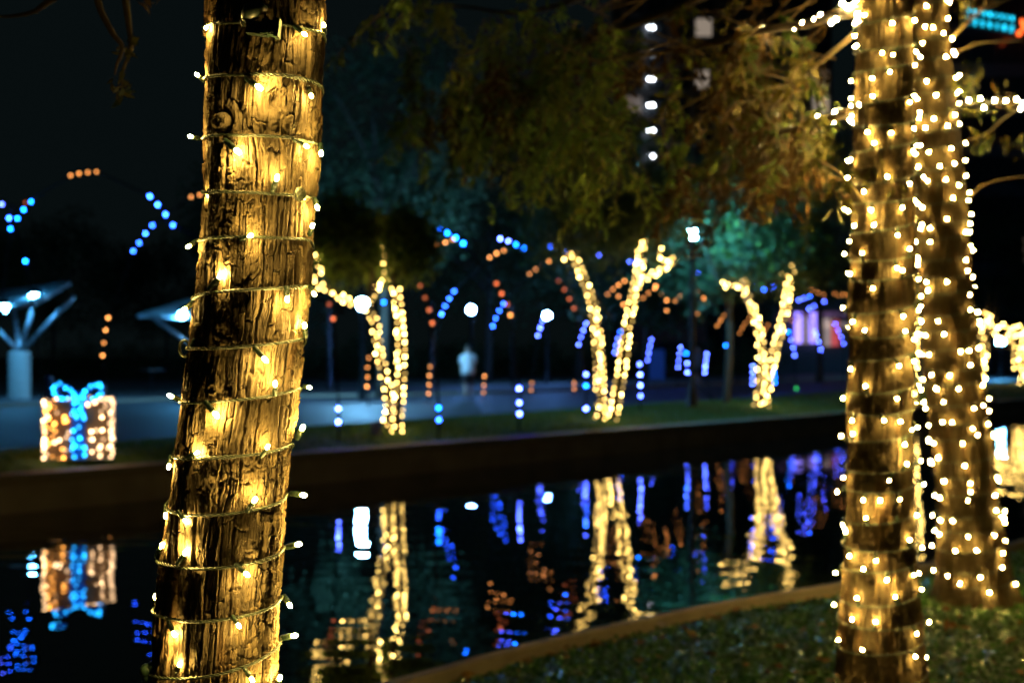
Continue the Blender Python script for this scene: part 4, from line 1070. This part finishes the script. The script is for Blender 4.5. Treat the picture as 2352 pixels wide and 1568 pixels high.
pane_d = simple('dark_pane', (.02, .025, .03), .1); fac = simple('facade', (.075, .08, .09), .8, noise=.15, scale=.4); brick = simple('brick_facade', (.16, .055, .045), .85, noise=.25, scale=3)
lit_w = emit('lit_window', (1.0, .80, .62), .5, .5); lit_dim = emit('dim_window', (1.0, .72, .55), .12, .3); lit_bl = emit('blue_window', (.10, .16, .9), .055, .4); balc = emit('balcony_lamp', (.85, .92, 1.0), 24); balc_c = emit('cyan_balcony_lamp', (.2, .8, 1.0), 20); balc_o = emit('warm_balcony_lamp', (1.0, .5, .25), 16)
def building(u0, u1, d, zt, label, cols, storey, lit, ww=1.6, wh=1.9, depth=14, mt=fac, z0=.0, cat='building', zs=3.4):
    a = P(u0, 0, d); b_ = P(u1, 0, d); wid = b_.x - a.x; t = empty('building', ((a.x + b_.x) / 2, d, z0), label, cat, 'buildings behind the park')
    MB().box((0, depth / 2, zt / 2), (wid, depth, zt)).build('wall', mt, t, False)
    MB().box((0, depth / 2, zt + .2), (wid + .5, depth + .5, .4)).build('roof', mt, t, False)
    fm = MB().box((0, -.03, 0), (ww + .2, .06, wh + .2)).mesh('window_frame', False); fm.materials.append(M['metal'])
    pmz = {}
    for nme, mt_ in (('d', pane_d), ('w', lit_w), ('m', lit_dim), ('b', lit_bl)):
        q_ = MB().box((0, -.07, 0), (ww, .03, wh)).mesh('pane', False); q_.materials.append(mt_); pmz[nme] = q_
    k = 0; z = zs
    while z + wh < zt and k < 300:
        for c in range(cols):
            x = -wid / 2 + wid * (c + .5) / cols; uu = CX + (t.location.x + x) / d * F; vv = HV - (z + z0 - H) / d * F
            if -40 < uu < 2392 and -60 < vv < 900:
                wn = link('window', fm, None, t, (x, 0, z)); link('pane', pmz[lit(uu, vv)], None, wn); k += 1
        z += storey
    return t
WIN = [(1633, 58, 'w'), (1632, 176, 'w'), (1893, 178, 'm'), (1890, 220, 'w'), (1440, 245, 'm')]
def lit1(u, v):
    for a, b_, k in WIN:
        if abs(u - a) < 22 and abs(v - b_) < 29: return k
    return 'd'
tw = building(1428, 1912, 176, 58, 'tall dark tower with a column of balcony lamps behind the hanging leaves', 9, 3.2, lit1, 2.0, 2.2, 18)
blm = globe(.26, 'balcony_lamp', 10, 6); 
for i, v in enumerate((64, 123, 182, 242, 300, 359, 418)):
    for dx, mt_ in ((-5, balc_o if i == 1 else balc), (4, balc_c if i == 6 else balc)):
        if (i in (1, 6) and dx < 0) : continue
        me = globe(.16, 'balcony_lamp', 10, 6); me.materials.append(mt_)
        link('balcony_lamp', me, None, tw, P(1496 + dx, v, 175.4) - tw.location)
        MB().box(P(1496 + dx, v, 175.7) - tw.location + Vector((0, .05, .3)), (.5, .7, .12)).build('lamp_bracket', M['metal'], tw, False)
building(2205, 2420, 130, 40, 'dark tower with faint violet windows behind the right trunks', 6, 3.1, lambda u, v: 'b' if 600 < v < 730 and (int(u * 7 + v * 3) % 5) else ('m' if int(u + v) % 9 == 0 and v < 520 else 'd'), 1.8, 1.7)
building(1440, 1620, 96, 4.4, 'low dark red brick building behind the V-shaped tree', 6, 3.0, lambda u, v: 'd', 1.3, 1.3, 8, brick, 0, 'building', 1.6)
# shopfront with glowing columns
sf = empty('shopfront', P(1890, 812, 92), 'far shopfront with violet glowing columns left of the near wrapped trunk', 'shop'); sf.location.z = 0
q = sf.location; MB().box((0, 3.2, 2.4), (6.5, 6, 4.8)).build('wall', fac, sf, False); MB().box((0, 3.0, 4.9), (7, 7, .25)).build('roof', fac, sf, False)
vio = emit('violet_column', (.28, .20, 1.0), 3.2, .6); pinkw = emit('shop_window', (1.0, .72, .62), .40, .4); redm = emit('red_shop_sign', (1.0, .08, .05), .5)
for u in (1833, 1867): MB().box(P(u, 752, 91.9) - q, (.42, .2, 2.0)).build('glowing_column', vio, sf, False)
for u, v, w_, h in ((1898, 742, 1.1, .6), (1895, 770, 1.0, 1.4), (1850, 745, .4, 1.1), (1845, 775, .8, .8), (1940, 748, .8, .5)): MB().box(P(u, v, 91.95) - q, (w_, .1, h)).build('window', pinkw, sf, False)
MB().box(P(1918, 764, 91.9) - q, (.5, .12, 1.7)).build('sign_panel', redm, sf, False)
MB().box(P(1880, 722, 91.9) - q, (5.5, .15, .3)).build('fascia', emit('pink_fascia', (.7, .2, .6), .12), sf, False)
o = MB().box((0, 0, .75), (.75, .1, 1.5)).build('notice_board', simple('blue_board', (.05, .14, .4), .5), None, False); o.location = P(1509, 0, 72); o.location.z = .2; tag(o, 'dim blue upright board right of the V-shaped tree', 'notice board')
MB().box((0, 0, -.1), (.06, .06, .25)).build('post', M['metal'], o, False)

# roof sign: two rows of blurred cyan characters and an orange-red emblem (not legible in the photograph)
sg = empty('rooftop_sign', P(2270, 45, 112), 'glowing cyan two-row sign with orange-red emblem at top right', 'sign'); q = sg.location
cym = emit('cyan_sign', (.01, .42, .62), 5.5, .5); orm = emit('orange_sign', (1.0, .13, .02), 3.5)
def row(ua, va, ub, vb, n, hh):
    for k in range(n):
        f = (k + .5) / n; u = ua + (ub - ua) * f; v = va + (vb - va) * f; p = P(u, v, 112) - q; ww_ = (ub - ua) / n / F * 112
        MB().box(p, (ww_ * rnd.uniform(.28, .42), .12, hh * rnd.uniform(.8, 1)), Matrix.Rotation(R(rnd.choice((0, 0, 12, -12))), 3, 'Y')).build('letter', cym, sg, False)
row(2217, 24, 2332, 44, 9, .32); row(2215, 47, 2332, 68, 7, .50)
MB().box(P(2272, 47, 112.4) - q, (4.2, .2, 1.6), Matrix.Rotation(R(9.5), 3, 'Y')).build('backing_panel', M['metal'], sg, False)
for u, v, a in ((2341, 77, 35), (2349, 52, -30), (2352, 64, 8), (2366, 60, 80)):
    o = MB().lathe([(.02, -.30), (.20, -.12), (.22, .02), (.12, .2), (.02, .32)], 12).build('emblem_petal', orm, sg)
    o.location = P(u, v, 112) - q; o.rotation_euler = (0, R(a), 0); o.scale = (.9, .3, .9)
tg = P(2350, 0, 113)
# the building that carries the sign
building(2170, 2700, 114, 31.5, 'dark building carrying the cyan sign at top right', 9, 3.2, lambda u, v: 'm' if (int(u * 3 + v * 5) % 11 == 0) else 'd', 1.8, 1.9)

# ================================================================== ground cover and grass
def blades(name, poly_fn, n, hgt, wid, cols, seed, mtl, lean=.5):
    g_ = np.random.default_rng(seed); p = poly_fn(g_, n); n = len(p)
    a = g_.uniform(0, 2 * math.pi, n); h = hgt * g_.uniform(.5, 1.3, n); tx, ty = np.cos(a), np.sin(a)
    l = g_.normal(0, lean, (n, 2)) * h[:, None]; w_ = wid * g_.uniform(.6, 1.2, n)
    b0 = p + np.stack([tx * w_, ty * w_, 0 * w_], 1); b1 = p - np.stack([tx * w_, ty * w_, 0 * w_], 1)
    tp = p + np.stack([l[:, 0], l[:, 1], h], 1)
    V = np.stack([b0, b1, tp], 1).reshape(-1, 3); c = np.asarray(cols)[g_.integers(0, len(cols), n)] * g_.uniform(.7, 1.3, (n, 1))
    o = link(name, mesh_np(name, V, np.arange(n * 3).reshape(-1, 3), False, np.repeat(c, 3, 0)), mtl); o['kind'] = 'stuff'; return o
def verge_pts(g_, n):
    A = np.array([tuple(p)[:2] for p in catmull([(x, y, 0) for x, y in wa_], 10)]); B = np.array([tuple(p)[:2] for p in catmull([(x, y, 0) for x, y in EDGE], 10)])
    f = g_.uniform(.17, .72, n) * (len(A) - 1); i = f.astype(int); fr = (f - i)[:, None]; t = g_.random(n)[:, None] ** .9
    a = A[i] * (1 - fr) + A[i + 1] * fr; b_ = B[i] * (1 - fr) + B[i + 1] * fr; q_ = a * (1 - t) + b_ * t
    z = .010 + .09 * t[:, 0] + .13 * np.sin(np.pi * t[:, 0]); return np.concatenate([q_, z[:, None]], 1)
blades('verge_grass', verge_pts, 60000, .07, .012, [(.10, .20, .04), (.11, .22, .04), (.14, .22, .06)], 5, M['leaf'])
def near_pts(g_, n):
    A = np.array([tuple(p)[:2] for p in nc]); u = g_.uniform(.30, .70, n) * (len(A) - 1); i = u.astype(int); fr = (u - i)[:, None]
    a = A[i] * (1 - fr) + A[i + 1] * fr; t = A[i + 1] - A[i]; t /= np.linalg.norm(t, axis=1)[:, None]; nn = np.stack([t[:, 1], -t[:, 0]], 1)
    off = .10 + g_.random(n) ** 1.3 * 6.0; q_ = a + nn * off[:, None]
    m_ = (q_[:, 1] > 3.2) & (q_[:, 0] > -2.5) & (q_[:, 0] < 8.5); q_ = q_[m_]
    z = .015 + .05 * fbm(q_[:, 0] * 2.2, q_[:, 1] * 2.2, 3) - .12 * np.exp(-(off[m_] - .1) / .5); return np.concatenate([q_, z[:, None]], 1)
gq = np.random.default_rng(12); pc = near_pts(gq, 170000); n = len(pc)
pc[:, 2] += gq.random(n) * .05
d = gq.normal(0, 1, (n, 3)); d[:, 2] = np.abs(d[:, 2]) * .45 - .1; d /= np.linalg.norm(d, axis=1)[:, None]
up = gq.normal(0, .55, (n, 3)); up[:, 2] += 1; e = np.cross(d, up); e /= np.linalg.norm(e, axis=1)[:, None]
Lf = gq.uniform(.018, .036, n)[:, None]
V = np.stack([pc, pc + d * Lf * .5 + e * Lf * .32, pc + d * Lf, pc + d * Lf * .5 - e * Lf * .32], 1).reshape(-1, 3)
c = np.array([(.03, .10, .02), (.04, .13, .025), (.06, .14, .03), (.03, .065, .015)])[gq.integers(0, 4, n)] * gq.uniform(.7, 1.3, (n, 1))
o = link('ground_cover', mesh_np('ground_cover', V, np.arange(n * 4).reshape(-1, 4), False, np.repeat(c, 4, 0)), leafmat('ground_cover_leaf', .2, .3)); o['kind'] = 'stuff'
# a few fallen leaves on the ground cover
fl = near_pts(np.random.default_rng(33), 700); me = leafcloud('fallen_leaves', fl + np.array((0, 0, .07)), .01, 420, .06, [(.16, .09, .03), (.20, .13, .05), (.12, .07, .03)], 6, 0, .5, .8)
link('fallen_leaves', me, M['leaf'])['kind'] = 'stuff'
# small uplight fittings by the lit trees
for k, (pt, d, lb) in enumerate((((490, 1455), 23.8, 'small ground light box at the foot of the forked tree'),)):
    u, v = c4(*pt); o = MB().box((0, 0, .11), (.16, .12, .22)).build('ground_fitting', M['coping'], None, False); p = P(u, 0, d); o.location = (p.x, d, .15); tag(o, lb, 'ground light')
